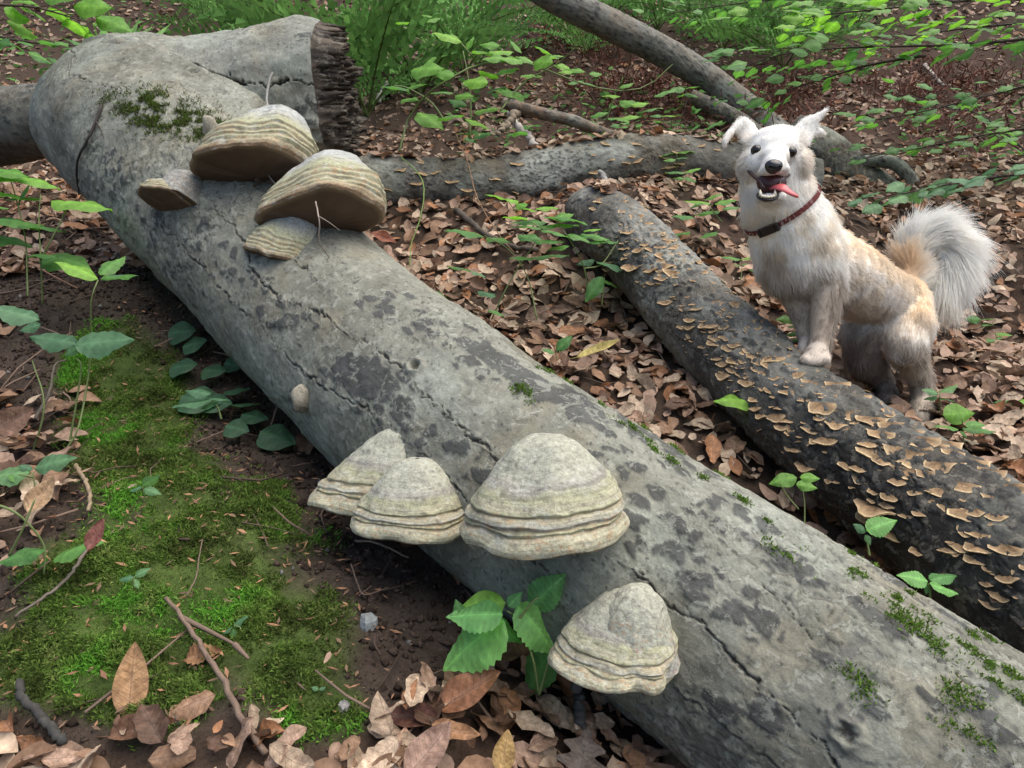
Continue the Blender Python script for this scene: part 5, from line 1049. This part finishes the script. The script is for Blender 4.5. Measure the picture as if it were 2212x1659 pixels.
# right-hand seedlings and brambles by the dark log
plant('seedling', 'broad-leaved seedling standing before the dark log under the dog paw', (1660, 935), 1.60, [[(1662, 930), (1661, 880), (1662, 850)], [(1690, 960), (1650, 920), (1625, 880)]], [(1660, 848, 1698, 826, 'bright', .5), (1655, 846, 1610, 848, 'bright', .3), (1632, 868, 1545, 858, 'bright', .35), (1625, 872, 1640, 884, 'mid', .5), (1690, 928, 1655, 940, 'mid', .5), (1680, 930, 1705, 925, 'mid')], 'mid', group='seedlings', r=(.0014, .001), wig=.015)
plant('seedling', 'bright three-leaved seedling between the logs, stem rising from shadow', (1738, 1125), 1.28, [[(1738, 1130), (1738, 1090), (1735, 1062)], [(1725, 1100), (1700, 1070), (1685, 1045)]], [(1722, 1030, 1662, 1042, 'bright', .5), (1728, 1030, 1772, 1032, 'bright', .45), (1720, 1045, 1768, 1052, 'bright', .55)], 'bright', group='seedlings', r=(.0013, .0009), wig=.015)
plant('bramble_leaf', 'dark bramble leaf cluster below the largest shelf mushroom', (1880, 1180), 1.22, [[(1878, 1200), (1874, 1175), (1870, 1160)]], [(1872, 1145, 1940, 1120, 'bramble', .6), (1870, 1150, 1844, 1132, 'blue', .6), (1870, 1155, 1880, 1178, 'blue', .6)], 'bramble', group='brambles in the gap', wig=.01)
plant('bramble_leaf', 'dark bramble leaf cluster in the gap near the right edge', (2010, 1290), 1.13, [[(2010, 1300), (2008, 1275), (2005, 1262)]], [(2005, 1255, 1938, 1240, 'bramble', .45), (2010, 1252, 2068, 1240, 'bramble', .45), (2012, 1262, 2072, 1282, 'bramble', .5), (2005, 1265, 2000, 1285, 'blue', .5)], 'bramble', group='brambles in the gap', wig=.01)
plant('seedling', 'big round-leaved seedling behind the dark log below the dog hind paw', (2080, 950), 1.62, [[(2082, 955), (2080, 925), (2078, 905)]], [(2038, 895, 2110, 890, 'bright', .6), (2070, 925, 2020, 915, 'mid', .3), (2078, 925, 2152, 928, 'mid', .3), (2085, 918, 2130, 915, 'mid', .3), (2075, 930, 2090, 945, 'mid')], 'mid', group='seedlings', r=(.0014, .001), wig=.015)
plant('seedling', 'small bluish seedling just behind the dog hind foot', (2030, 880), 1.80, [[(2032, 890), (2030, 860), (2030, 845)]], [(2030, 848, 2068, 830, 'blue'), (2028, 850, 1992, 840, 'blue'), (2030, 858, 2062, 866, 'blue'), (2026, 858, 1995, 862, 'blue')], 'blue', .4, group='seedlings', wig=.015)
plant('woodland_sprig', 'leafy sprig at the dog chest, left of the collar', (1560, 470), 2.45, [[(1560, 480), (1540, 455), (1520, 430)]], [(1545, 440, 1590, 425, 'bright'), (1535, 438, 1478, 430, 'bright'), (1525, 430, 1560, 415, 'bright'), (1520, 436, 1490, 446, 'mid'), (1555, 455, 1500, 460, 'mid'), (1560, 450, 1600, 445, 'mid'), (1500, 470, 1450, 462, 'mid'), (1490, 500, 1440, 508, 'mid'), (1550, 500, 1510, 512, 'mid')], 'mid', .2, wig=.04)
SEEDW = {(1460, 330): 'on top of the cross log left of the dog head', (1720, 690): 'behind the dog forelegs, upper one', (1725, 720): 'behind the dog forelegs, lower one', (2150, 720): 'in the litter below the tail tip', (1480, 372): 'in front of the cross log left of the dog', (1430, 250): 'above the middle of the cross log', (2120, 690): 'just under the tail', (960, 640): 'by the upper edge of the trunk left of the raspberry', (1600, 560): 'against the chest of the dog', (1660, 590): 'behind the dog chest in the litter', (2190, 870): 'at the right edge near the hind paw', (1340, 255): 'above the cross log right of the forked stick', (1480, 190): 'beside the short branch stub'}
for (x, y, d) in [(1460, 330, 2.9), (1720, 690, 1.9), (1725, 720, 1.85), (2150, 720, 2.3), (1480, 372, 2.8), (1430, 250, 3.6), (2120, 690, 2.4), (960, 640, 2.2), (1600, 560, 2.3), (1660, 590, 2.25), (2190, 870, 1.9), (1340, 255, 3.7), (1480, 190, 4.2)]:
    plant('seedling', 'small green seedling '+SEEDW[(x, y)], (x, y+40), d, [[(x, y+45), (x+3, y+15), (x, y)]], [(x, y, x+rng.uniform(25, 45), y-rng.uniform(-6, 14), 'bright'), (x, y, x-rng.uniform(25, 45), y-rng.uniform(-6, 14)), (x, y+12, x+rng.uniform(15, 30), y+rng.uniform(8, 18)), (x, y+14, x-rng.uniform(15, 30), y+rng.uniform(8, 20))], 'mid', .3, group='seedlings behind the logs', r=(.0014, .001), wig=.03)
# beech branches hanging in from the right
def spray(label, pts, d0, d1, n, L, spread, kind='beech', face=.38, group='beech sprays hanging in from the right', side=1):
    ds = np.linspace(d0, d1, len(pts)); P = np.array([P3(x, y, d) for (x, y), d in zip(pts, ds)]); t = thing('beech_branch', label, 'branch', tuple(P[0]), group)
    sp_, _u = spline(P, 40); v, f = tube(sp_, np.linspace(.006, .0015, 40), 6); child('twig', mesh('twig', v, f, M['twig'], True, np.broadcast_to(np.array([.07, .055, .045]), (len(v), 3))), t)
    tang = unit(np.gradient(sp_, axis=0))
    for k in range(n):
        i = int(np.clip(2+36*(k+.5*rng.random())/n, 0, 39)); s = 1 if k % 2 else -1; lat = unit(np.cross(tang[i], UPW))
        off = rng.uniform(0, spread); b = sp_[i]+lat*s*off+tang[i]*off*.8+UPW*rng.normal()*.02
        if off > .04:
            vv, ff = tube(np.array([sp_[i], (sp_[i]+b)/2+UPW*.005, b]), [.0015, .0012, .001], 4); child('twig', mesh('twig', vv, ff, M['twig'], True, np.broadcast_to(np.array([.07, .055, .045]), (len(vv), 3))), t)
        dr = unit(tang[i]*.8+lat*s*.9+UPW*rng.normal()*.12-UPW*.1); leaf_on(t, b, b+dr*L*rng.uniform(.7, 1.15), face, kind, 1.0, .2)
    return t
spray('beech branch along the top right corner, uppermost spray of leaves', [(2300, -20), (2100, 0), (1950, 15), (1800, 30), (1690, 45)], 2.5, 3.1, 56, .095, .26, 'bright')
spray('beech branch with dark twig crossing below the top right corner', [(2300, 75), (2100, 95), (1950, 100), (1800, 105), (1680, 120), (1590, 150)], 2.6, 3.2, 60, .09, .24)
spray('beech branch drooping towards the leaning trunk above the dog', [(2000, 120), (1880, 140), (1780, 170), (1690, 200), (1640, 235)], 2.9, 3.3, 34, .08, .20)
spray('shaded beech spray above the dog back, below the others', [(2320, 265), (2200, 280), (2080, 300), (1960, 325), (1850, 335)], 3.0, 3.4, 40, .08, .22, 'mid')
spray('pale green beech spray at the right edge above the tail', [(2330, 360), (2210, 375), (2100, 390), (1990, 410), (1890, 435)], 2.25, 2.5, 34, .085, .12, 'blue')
spray('beech spray right of the dog ear with broad leaves', [(2330, 160), (2200, 190), (2080, 220), (1950, 250), (1850, 262)], 3.1, 3.6, 40, .08, .24, 'mid')
spray('beech branch across the top edge above the leaning trunk', [(1900, -30), (1780, -10), (1660, 0), (1540, 15), (1440, 30)], 3.6, 4.0, 44, .09, .3, 'beech')
spray('dim beech spray low on the right, just above the dog back', [(2330, 440), (2220, 330), (2120, 250), (2040, 230), (1930, 200)], 3.4, 3.8, 34, .08, .25, 'mid')
spray('beech branch in the far top right corner under the uppermost spray', [(2330, 30), (2200, 50), (2080, 62), (1980, 75), (1880, 80)], 2.9, 3.3, 44, .085, .25, 'bright')
# plants at the top left
spray('leafy green branch entering at the top left corner', [(-120, 0), (0, 10), (70, 15), (130, 30), (190, 50)], 2.0, 2.2, 18, .10, .09, 'bright', .4, 'leafy branches at the top left')
spray('lower leafy branch at the left edge above the dark log', [(-120, 60), (-20, 75), (40, 88), (110, 95), (190, 100)], 2.4, 2.5, 18, .085, .09, 'mid', .4, 'leafy branches at the top left')
g_ = thing('grass_tuft', 'tuft of bright grass behind the left end of the trunk', 'grass', tuple(P3(260, 120, 3.2)))
for k in range(26):
    x0 = 255+rng.normal()*22; b = P3(x0, 120, 3.2+.1*rng.normal()); leaf_on(g_, b, P3(x0+rng.normal()*34, 120-rng.uniform(40, 95), 3.2+.1*rng.normal()), .6, 'narrow', .55)
# ferns
def frond(k):
    r_ = np.random.default_rng(1500+k); mb = MB(); n = 15; t = np.linspace(0, 1, 30); rx = t; rz = .10*np.sin(t*1.6)-.55*t**2.0; sp_ = np.stack([rx, .03*np.sin(t*3+k), rz], -1)
    v, f = tube(sp_, np.linspace(.008, .002, 30), 5); mb.add(v, f, (.09, .12, .035))
    for i in range(n):
        tt = .16+.84*i/n; c = np.array([np.interp(tt, t, sp_[:, a]) for a in range(3)]); L0 = .40*np.sin(np.pi*min(1, (1-tt)*.9+.12))**.9*(1.0-.2*tt)
        for s in (-1, 1):
            L = L0*r_.uniform(.82, 1.1); m = 5; e = np.linspace(0, 1, m+1); dirv = unit(np.array([.45+.12*r_.normal(), s, -.15+.14*r_.normal()])); drop = r_.uniform(.05, .3)
            for q in range(m):
                p0 = c+dirv*L*e[q]-np.array([0, 0, drop*L*e[q]**2]); l = L*.20*(1-e[q]*.8)*r_.uniform(.7, 1.15); p1 = c+dirv*L*e[q+1]-np.array([0, 0, drop*L*e[q+1]**2]); cc = np.array([.125, .27, .07])*(1+.22*r_.normal())
                for w in (-1, 1):
                    a_ = unit(np.array([w*1.0, s*.55, -.1+.2*r_.normal()])); mb.add(np.array([p0, p0+a_*l*.7+dirv*L*.01, p0+a_*l+dirv*L*.05, p0*.25+p1*.75]), np.array([[0, 1, 2, 3]]) if s*w < 0 else np.array([[3, 2, 1, 0]]), cc)
    return mb.build('frond', M['moss'], False)
FRONDS = [frond(k) for k in range(4)]
ferns = [(560, 200, .85, 'fern behind the broken stem, left of the others'), (690, 235, .95, 'fern rising just behind the torn end of the trunk'), (795, 255, 1.05, 'tall fern with brown stems right of the torn end'), (905, 210, .9, 'fern at the top between the trunk and the briar'), (1000, 160, .9, 'fern at the top behind the arching briar'), (1265, 130, .60, 'fern drooping under the leaning trunk'), (1420, 70, .85, 'fern at the top edge above the leaning trunk'), (1560, 110, .8, 'fern just right of the leaning trunk'), (1690, 150, .75, 'fern between the leaning trunk and the beech branches'), (1850, 60, .7, 'fern behind the beech branches at the top'), (440, 60, .5, 'small fern above the top of the broken stem')]
for (x, y, L, lab) in ferns:
    p = ground_at(x, y); dist = project(p)[2]; 
    if dist > 6.5: p = P3(x, y, 5.2)*1.0; p[2] = ground_z(p[0:1], p[1:2])[0]
    t_ = thing('fern', lab, 'fern', tuple(p), 'ferns')
    for k in range(6):
        a_ = k*2*math.pi/6+rng.uniform(-.3, .3); o = link('frond', FRONDS[rng.integers(4)], t_); el = rng.uniform(.65, 1.15)
        o.rotation_euler = (rng.uniform(-.2, .2), -el, a_); o.scale = (L*rng.uniform(.8, 1.15),)*3
# low green ground cover far up the slope
N = 9000; x, y = rng.uniform(-4.5, 5, N), rng.uniform(3.2, 7.5, N); k = (fbm(np.stack([x, y], -1)*1.1, 3, 97) > .05) & (np.abs(x) < .8*y); x, y = x[k], y[k]; n = len(x)
b = np.stack([x, y, ground_z(x, y)+rng.uniform(.03, .22, n)], -1); dr = unit(rng.normal(size=(n, 3))*np.array([1, 1, .25])); L = rng.uniform(.03, .065, n)[:, None]; nn = unit(np.array([0, -.2, 1.0])+.4*rng.normal(size=(n, 3))); s_ = np.cross(nn, dr)*L*.3
v = np.stack([b, b+dr*L*.45-s_, b+dr*L, b+dr*L*.45+s_], 1).reshape(-1, 3); gcl = np.array([.10, .23, .06])*(.45+rng.random((n, 1)))
tag(link('undergrowth', mesh('undergrowth', v, np.arange(n*4).reshape(-1, 4), M['moss'], False, np.repeat(gcl, 4, 0))), 'low green seedlings and herbs scattered over the far slope', 'undergrowth', kind='stuff')
# brown remains of last year's bracken
mbk = []
for (cx_, cy_, rx, ry, n) in [(1340, 235, 90, 40, 700), (1480, 230, 70, 60, 600), (1880, 205, 160, 60, 600), (2080, 190, 120, 40, 300), (2080, 300, 130, 40, 300), (1240, 110, 90, 40, 600), (1700, 230, 60, 50, 500)]:
    gp = np.array([ground_at(cx_+rx*a_, cy_+ry*b_) for a_, b_ in rng.uniform(-1, 1, (22, 2))]); mbk.append(gp[rng.integers(22, size=n)]+rng.normal(size=(n, 3))*np.array([.13, .13, .0])+np.array([0, 0, .0])*1)
bp = np.concatenate(mbk); bp[:, 2] = ground_z(bp[:, 0], bp[:, 1])+rng.uniform(0, .10, len(bp)); bcl = np.array([.15, .062, .042])*(.35+1.1*rng.random((len(bp), 1)))
v, f, c_ = blades(bp, np.array([0, -.3, .6])+.5*rng.normal(size=bp.shape), rng.uniform(.05, .16, len(bp)), rng.uniform(.002, .006, len(bp)), bcl, 55)
tag(link('dead_bracken', mesh('dead_bracken', v, f, M['litter'], False, c_)), 'reddish brown dead bracken heaped on the far slope', 'bracken', kind='stuff')
# ------------------------------------------------------------------ twigs, stones and single leaves
def twig(name, label, pts, r0, r1, col, group=None, side=None, n=26, cat='twig'):
    "pts: world points; side: extra short shoots as lists of world points"
    t = thing(name, label, cat, tuple(pts[0]), group)
    p, _u = spline(np.array(pts), n); p = p+.25*r1*rng.normal(size=p.shape); v, f = tube(p, np.linspace(r0, r1, n)*(1+.04*rng.normal(size=n)), 7); child('shoot', mesh('shoot', v, f, M['twig'], True, np.broadcast_to(np.array(col), (len(v), 3))*(1+.15*rng.normal(size=(len(v), 1)))), t)
    for s in side or ():
        q, _u = spline(np.array(s), 10); v, f = tube(q, np.linspace(r1*1.1, r1*.5, 10), 5); child('side_shoot', mesh('side_shoot', v, f, M['twig'], True, np.broadcast_to(np.array(col), (len(v), 3))), t)
    return t
def on(lg, pts, lift=.006): return [lg.surf(x, y)[0]+lg.surf(x, y)[1]*lift for x, y in pts]
def gnd(pts, lift=.012):
    o = []
    for x, y in pts: p = ground_at(x, y); p[2] += lift; o.append(p)
    return o
dF = float(project(L1.surf(700, 475)[0])[2])-.19
twig('pale_twig', 'thin pale twig hanging over the front of the wide upper fungus', [P3(682, 436, dF+.02), P3(690, 480, dF), P3(689, 522, dF+.02), P3(706, 548, dF+.06), P3(732, 586, dF+.13)], .0016, .0009, (.30, .25, .21), side=[[P3(690, 468, dF), P3(710, 480, dF), P3(734, 498, dF+.01)]])
twig('bent_twig', 'thin grey twig bent against the broken stem above the upper fungus', [P3(607, 120, 2.02), P3(602, 135, 2.02), P3(585, 165, 2.0), P3(577, 200, 1.98), P3(578, 240, 1.93), P3(580, 275, 1.86)], .0045, .002, (.26, .25, .23))
twig('dark_twig', 'thin dark forked twig lying on the left flank of the big trunk', on(L1, [(225, 232), (212, 265), (198, 305), (178, 345), (170, 380), (172, 420)]), .004, .002, (.07, .06, .055), side=[on(L1, [(212, 265), (222, 280), (228, 300)])])
twig('mossy_bank_twig', 'thick brown twig slanting down over the moss to the bottom edge', gnd([(362, 1315), (398, 1368), (440, 1432), (492, 1528), (525, 1590), (575, 1670)], .022), .0030, .0044, (.17, .12, .09), side=[gnd([(392, 1358), (450, 1395), (510, 1432)], .02), gnd([(510, 1432), (540, 1462)], .02)])
twig('small_twig', 'thin grey twig with a side shoot left of the moss', gnd([(38, 1366), (110, 1325), (150, 1285), (185, 1230), (215, 1180)], .02), .002, .003, (.16, .13, .11))
twig('small_twig', 'short dark twig at the lower left corner', gnd([(45, 1520), (60, 1560), (95, 1595), (140, 1650)], .02), .005, .006, (.05, .048, .045))
twig('small_twig', 'thin twig on the bare soil below the left fungi', gnd([(768, 1178), (815, 1192), (882, 1216)], .014), .0022, .0016, (.22, .17, .13))
twig('small_twig', 'thin root lying on the soil above the grey stone', gnd([(760, 1240), (775, 1280), (790, 1300), (840, 1290)], .012), .0015, .001, (.17, .12, .09))
twig('small_twig', 'pale stick standing out of the dry leaves at the left', gnd([(168, 1048), (190, 1090), (200, 1120), (196, 1150)], .03), .004, .003, (.24, .18, .12))
twig('small_twig', 'fine twig lying on the middle of the moss', gnd([(405, 1310), (425, 1270), (432, 1230), (440, 1190)], .018), .0012, .001, (.15, .11, .08))
twig('small_twig', 'reddish twig across the soil at the left edge', gnd([(-10, 575), (60, 590), (120, 615), (170, 640)], .02), .003, .002, (.22, .12, .08))
twig('small_twig', 'dark dead twig between the moss and the herb stems', gnd([(85, 960), (115, 900), (125, 850), (150, 830)], .05), .004, .002, (.10, .085, .07))
twig('green_vine', 'thin green vine hanging from the cross log beside the wide fungus', [P3(866, 340, 2.7), P3(890, 360, 2.62), P3(912, 390, 2.55), P3(915, 430, 2.5), P3(905, 480, 2.45), P3(888, 530, 2.4), P3(885, 575, 2.36)], .0022, .0016, (.16, .24, .07), cat='vine')
twig('brown_vine', 'thin brown vine arching between the cross log and the raspberry', [P3(985, 290, 2.75), P3(1010, 350, 2.7), P3(1025, 410, 2.6), P3(1045, 455, 2.5), P3(1080, 510, 2.4), P3(1110, 545, 2.35)], .0022, .0014, (.24, .15, .09), cat='vine')
twig('grey_stake', 'dark grey upright stick under the lowest fungus', [P3(1243, 1465, 1.04), P3(1250, 1520, 1.035), P3(1256, 1600, 1.02), P3(1258, 1640, 1.01)], .0085, .0075, (.075, .072, .068), cat='stick')
twig('pale_dead_branch', 'pale curved dead branch on the litter in the far upper right', gnd([(1995, 160), (2010, 178), (2030, 198), (2050, 208)], .05), .016, .010, (.36, .33, .29), cat='branch')
twig('pale_dead_branch', 'short whitish dead branch standing by the fern stems', gnd([(842, 195), (830, 215), (818, 240)], .05), .018, .02, (.42, .40, .36), cat='branch')
twig('pale_dead_branch', 'pale slanting dead branch behind the forked stick', [P3(1100, 245, 3.5), P3(1125, 280, 3.4), P3(1160, 320, 3.25)], .016, .018, (.33, .30, .27), cat='branch')
twig('grey_stub_branch', 'grey branch stub pointing at the far end of the dark log', [P3(1295, 370, 2.7), P3(1308, 390, 2.6), P3(1320, 425, 2.52)], .008, .011, (.25, .24, .23), cat='branch')
twig('thin_branch', 'thin dark branch lying in the litter behind the raspberry', gnd([(985, 475), (1040, 530), (1100, 560), (1160, 575)], .04), .012, .008, (.09, .075, .06), cat='branch')
twig('thin_branch', 'branch fork leg propping up the forked stick', [P3(1120, 238, 3.3), P3(1100, 262, 3.25), P3(1075, 290, 3.2)], .02, .014, (.20, .16, .12), cat='branch')
# low litter of fine needles and bud scales on the moss
N = 2600; x, y = rng.uniform(-1, .1, N), rng.uniform(.78, 2.0, N); px, py, _d = project(np.stack([x, y, ground_z(x, y, False)], -1)); k = (px < 900) & (np.maximum(moss_mask(x, y), soil_mask(x, y)) > .3); x, y = x[k], y[k]; n = len(x); b = np.stack([x, y, ground_z(x, y)+.008], -1); dr = unit(rng.normal(size=(n, 3))*np.array([1, 1, .35])); L = rng.uniform(.006, .022, n)[:, None]; s_ = unit(np.cross(dr, np.array([0, -.4, 1.0])))*L*rng.uniform(.06, .16, (n, 1))
v = np.stack([b-s_*.3, b+dr*L*.5-s_, b+dr*L, b+dr*L*.5+s_], 1).reshape(-1, 3); cl = np.where(rng.random((n, 1)) < .6, [.30, .16, .09], [.17, .11, .07])*(.5+rng.random((n, 1)))
tag(link('bud_scale_debris', mesh('bud_scale_debris', v, np.arange(4*n).reshape(-1, 4), M['litter'], False, np.repeat(cl, 4, 0))), 'fine brown bud scales and needles strewn on the moss and soil', 'debris', kind='stuff')
# stones
def stone(label, px, py, s, col, seed):
    p = ground_at(px, py); r_ = np.random.default_rng(seed); q = SPH.copy(); q = q*(1+.3*fbm(q*1.3, 3, seed))[..., None]
    for _ in range(7):
        nn = unit(r_.normal(size=3)); dd_ = (q@nn); lim = r_.uniform(.55, .85); q = q-nn*np.maximum(dd_-lim, 0)[..., None]
    v = p+q*np.array(s)+np.array([0, 0, s[2]*.3]); tag(link('stone', mesh('stone', v, SPHF, M['bark_dark'], False, np.broadcast_to(np.array(col), (v.size//3, 3))*(1+.1*r_.normal(size=(v.size//3, 1))))), label, 'stone', 'stones on the bank')
stone('grey angular stone on the dark soil, below the left fungi', 797, 1350, (.014, .014, .022), (.25, .27, .28), 3)
stone('small pale stone at the foot of the moss by the brown leaf', 740, 1540, (.010, .009, .008), (.33, .32, .33), 4)
# single leaves one can point at
def one_leaf(label, base, tip, width, col, face=.7, curl=.4, fold=.15, wave=.04, twist=.2, lobes=0, tooth=0., seed=0, rows=17, name='fallen_leaf', group=None):
    r_ = np.random.default_rng(2000+seed); g = leaf_grid(rows, 9, r_, width, fold, curl, wave, twist, lobes, tooth); L = np.linalg.norm(tip-base); x = (tip-base)/L; n = unit(UPW*(1-face)-unit(base)*face); n = unit(n-x*np.dot(n, x)); y = np.cross(n, x)
    stalk, sf = tube(np.array([[-.5, 0, .02], [-.6, .01, .03], [-.68, .02, .05]]), [.012, .01, .01], 5); mb = MB(); c = leaf_cols(g, col, r_).reshape(-1, 3); mb.add(g.reshape(-1, 3)+np.array([0, 0, 0]), gridfaces(rows, 9), c); 
    z0 = g[0, 4]; mb.add(stalk-np.array([-.5, 0, .02])+z0, sf, np.asarray(col)*.6)
    o = link(name, mb.build('single_leaf', M['dryleaf'])); o.matrix_world = basis_matrix(x*L, y*L, n*L, (base+tip)/2); return tag(o, label, 'leaf', group)
one_leaf('large tan leaf standing upright on the moss', P3(276, 1552, .93), P3(292, 1385, .955), .50, (.42, .25, .13), .85, .35, .2, .03, .15, seed=1)
one_leaf('grey-brown lobed oak leaf at the bottom edge beside the grey stick', P3(1248, 1690, .90), P3(1270, 1575, .935), .80, (.16, .125, .10), .75, .2, .1, .03, .1, lobes=3.0, seed=2, rows=25)
one_leaf('yellow-brown leaf standing in the bottom leaf heap', P3(1082, 1672, .88), P3(1098, 1575, .90), .62, (.40, .26, .10), .8, .3, .15, .03, .2, seed=3)
one_leaf('big two-toned brown leaf below the bramble shoot', P3(945, 1535, .95), P3(1082, 1452, .97), .52, (.27, .125, .065), .62, .5, .25, .03, .1, seed=4)
one_leaf('dark reddish brown leaf lying left of the two-toned leaf', P3(950, 1555, .93), P3(818, 1545, .95), .46, (.12, .055, .038), .55, .6, .3, .03, .1, seed=5)
one_leaf('orange brown leaf just under the dark reddish leaf', P3(930, 1570, .90), P3(1040, 1590, .90), .40, (.34, .18, .09), .6, .5, .2, .05, .2, seed=6)
one_leaf('pale pinkish leaf at the bottom edge, nearest the moss', P3(880, 1680, .86), P3(975, 1560, .90), .60, (.40, .26, .20), .6, .5, .2, .04, .2, seed=7)
one_leaf('pinkish brown leaf lying at the bottom under the thick twig', P3(800, 1665, .87), P3(870, 1600, .89), .62, (.38, .23, .18), .5, .4, .2, .05, .2, seed=8)
one_leaf('torn brown leaf pierced by the thick twig on the moss', P3(402, 1430, 1.0), P3(482, 1405, 1.0), .62, (.30, .16, .08), .5, .7, .3, .08, .5, tooth=.15, seed=9)
one_leaf('long folded brown leaf below the standing tan leaf', P3(240, 1595, .90), P3(388, 1560, .90), .40, (.30, .17, .11), .55, .4, .6, .03, .1, seed=10)
one_leaf('reddish leaf hanging at the left edge above the bramble runner', P3(190, 1190, 1.02), P3(225, 1120, 1.04), .5, (.28, .11, .09), .6, .5, .3, .04, .2, seed=11)
one_leaf('yellow leaf lying between the trunk and the dark log', P3(1248, 775, 1.72), P3(1342, 735, 1.72), .28, (.50, .42, .14), .4, .3, .3, .02, .1, seed=12)
one_leaf('dry lobed leaf caught in the dip on top of the trunk', P3(288, 156, 2.12), P3(268, 112, 2.13), .62, (.36, .20, .13), .8, .9, .4, .08, .5, lobes=2, seed=13)
one_leaf('withered leaf hanging from a twig under the upper fungus', P3(572, 362, 1.66), P3(566, 456, 1.68), .46, (.20, .15, .12), .8, .5, .5, .08, .6, tooth=.2, seed=14)
one_leaf('rusty red leaf in the shade behind the wide fungus', P3(800, 505, 1.95), P3(858, 528, 1.95), .5, (.26, .09, .05), .5, .6, .3, .05, .2, seed=15)
one_leaf('brown leaf hanging below the gap between two lower fungi', P3(985, 1200, 1.22), P3(990, 1262, 1.24), .34, (.25, .14, .08), .8, .4, .3, .05, .3, seed=16)
one_leaf('brown curled leaf tucked behind the bramble shoot', P3(1070, 1420, 1.03), P3(1150, 1390, 1.05), .6, (.20, .10, .06), .6, .5, .2, .04, .2, seed=17)
one_leaf('large veined brown leaf resting on stems at the left edge', P3(-15, 935, 1.3), P3(75, 880, 1.32), .7, (.22, .13, .09), .8, .5, .2, .04, .2, seed=18)
one_leaf('pale torn leaf on the litter at the left, under the low bramble', P3(60, 1110, 1.15), P3(118, 1030, 1.18), .55, (.40, .27, .16), .7, .7, .3, .06, .4, seed=19)
twig('leaf_twig', 'short thin twig between the two upper fungi', [P3(570, 358, 1.66), P3(585, 385, 1.63), P3(610, 414, 1.60)], .002, .0014, (.24, .21, .19))

# bits of twig strewn through the litter
tw = MB(); N = 2600; yy = rng.uniform(.8, 4.2, N); xx = rng.uniform(-.75, .75, N)*yy; th = rng.uniform(0, 2*math.pi, N); L_ = rng.uniform(.03, .16, N)
p = np.stack([xx, yy, ground_z(xx, yy)+.012], -1); q = p+np.stack([np.cos(th), np.sin(th), 0*th], -1)*L_[:, None]; q[:, 2] = ground_z(q[:, 0], q[:, 1])+rng.uniform(.008, .03, N); m_ = (p+q)/2+rng.normal(size=p.shape)*L_[:, None]*.08
a_, b_, d_ = project(p); k = (a_ > -30) & (a_ < 2240) & (b_ < 1690) & ((moss_mask(xx, yy) < .4) | (rng.random(N) < .2)) & ((a_ < 500) | (rng.random(N) < .55)) & ~in_log(p) & ~in_log(q) & ~in_log(m_)
for i in np.where(k)[0][:420]:
    r_ = rng.uniform(.0008, .0026); v, f = tube(np.array([p[i], m_[i], q[i]]), [r_, r_*.9, r_*.6], 5); tw.add(v, f, np.array([.15, .105, .08])*rng.uniform(.35, 1.5))
tag(link('twig_debris', tw.build('twig_debris', M['twig'])), 'scattered bits of thin dead twig in the litter', 'debris', kind='stuff')
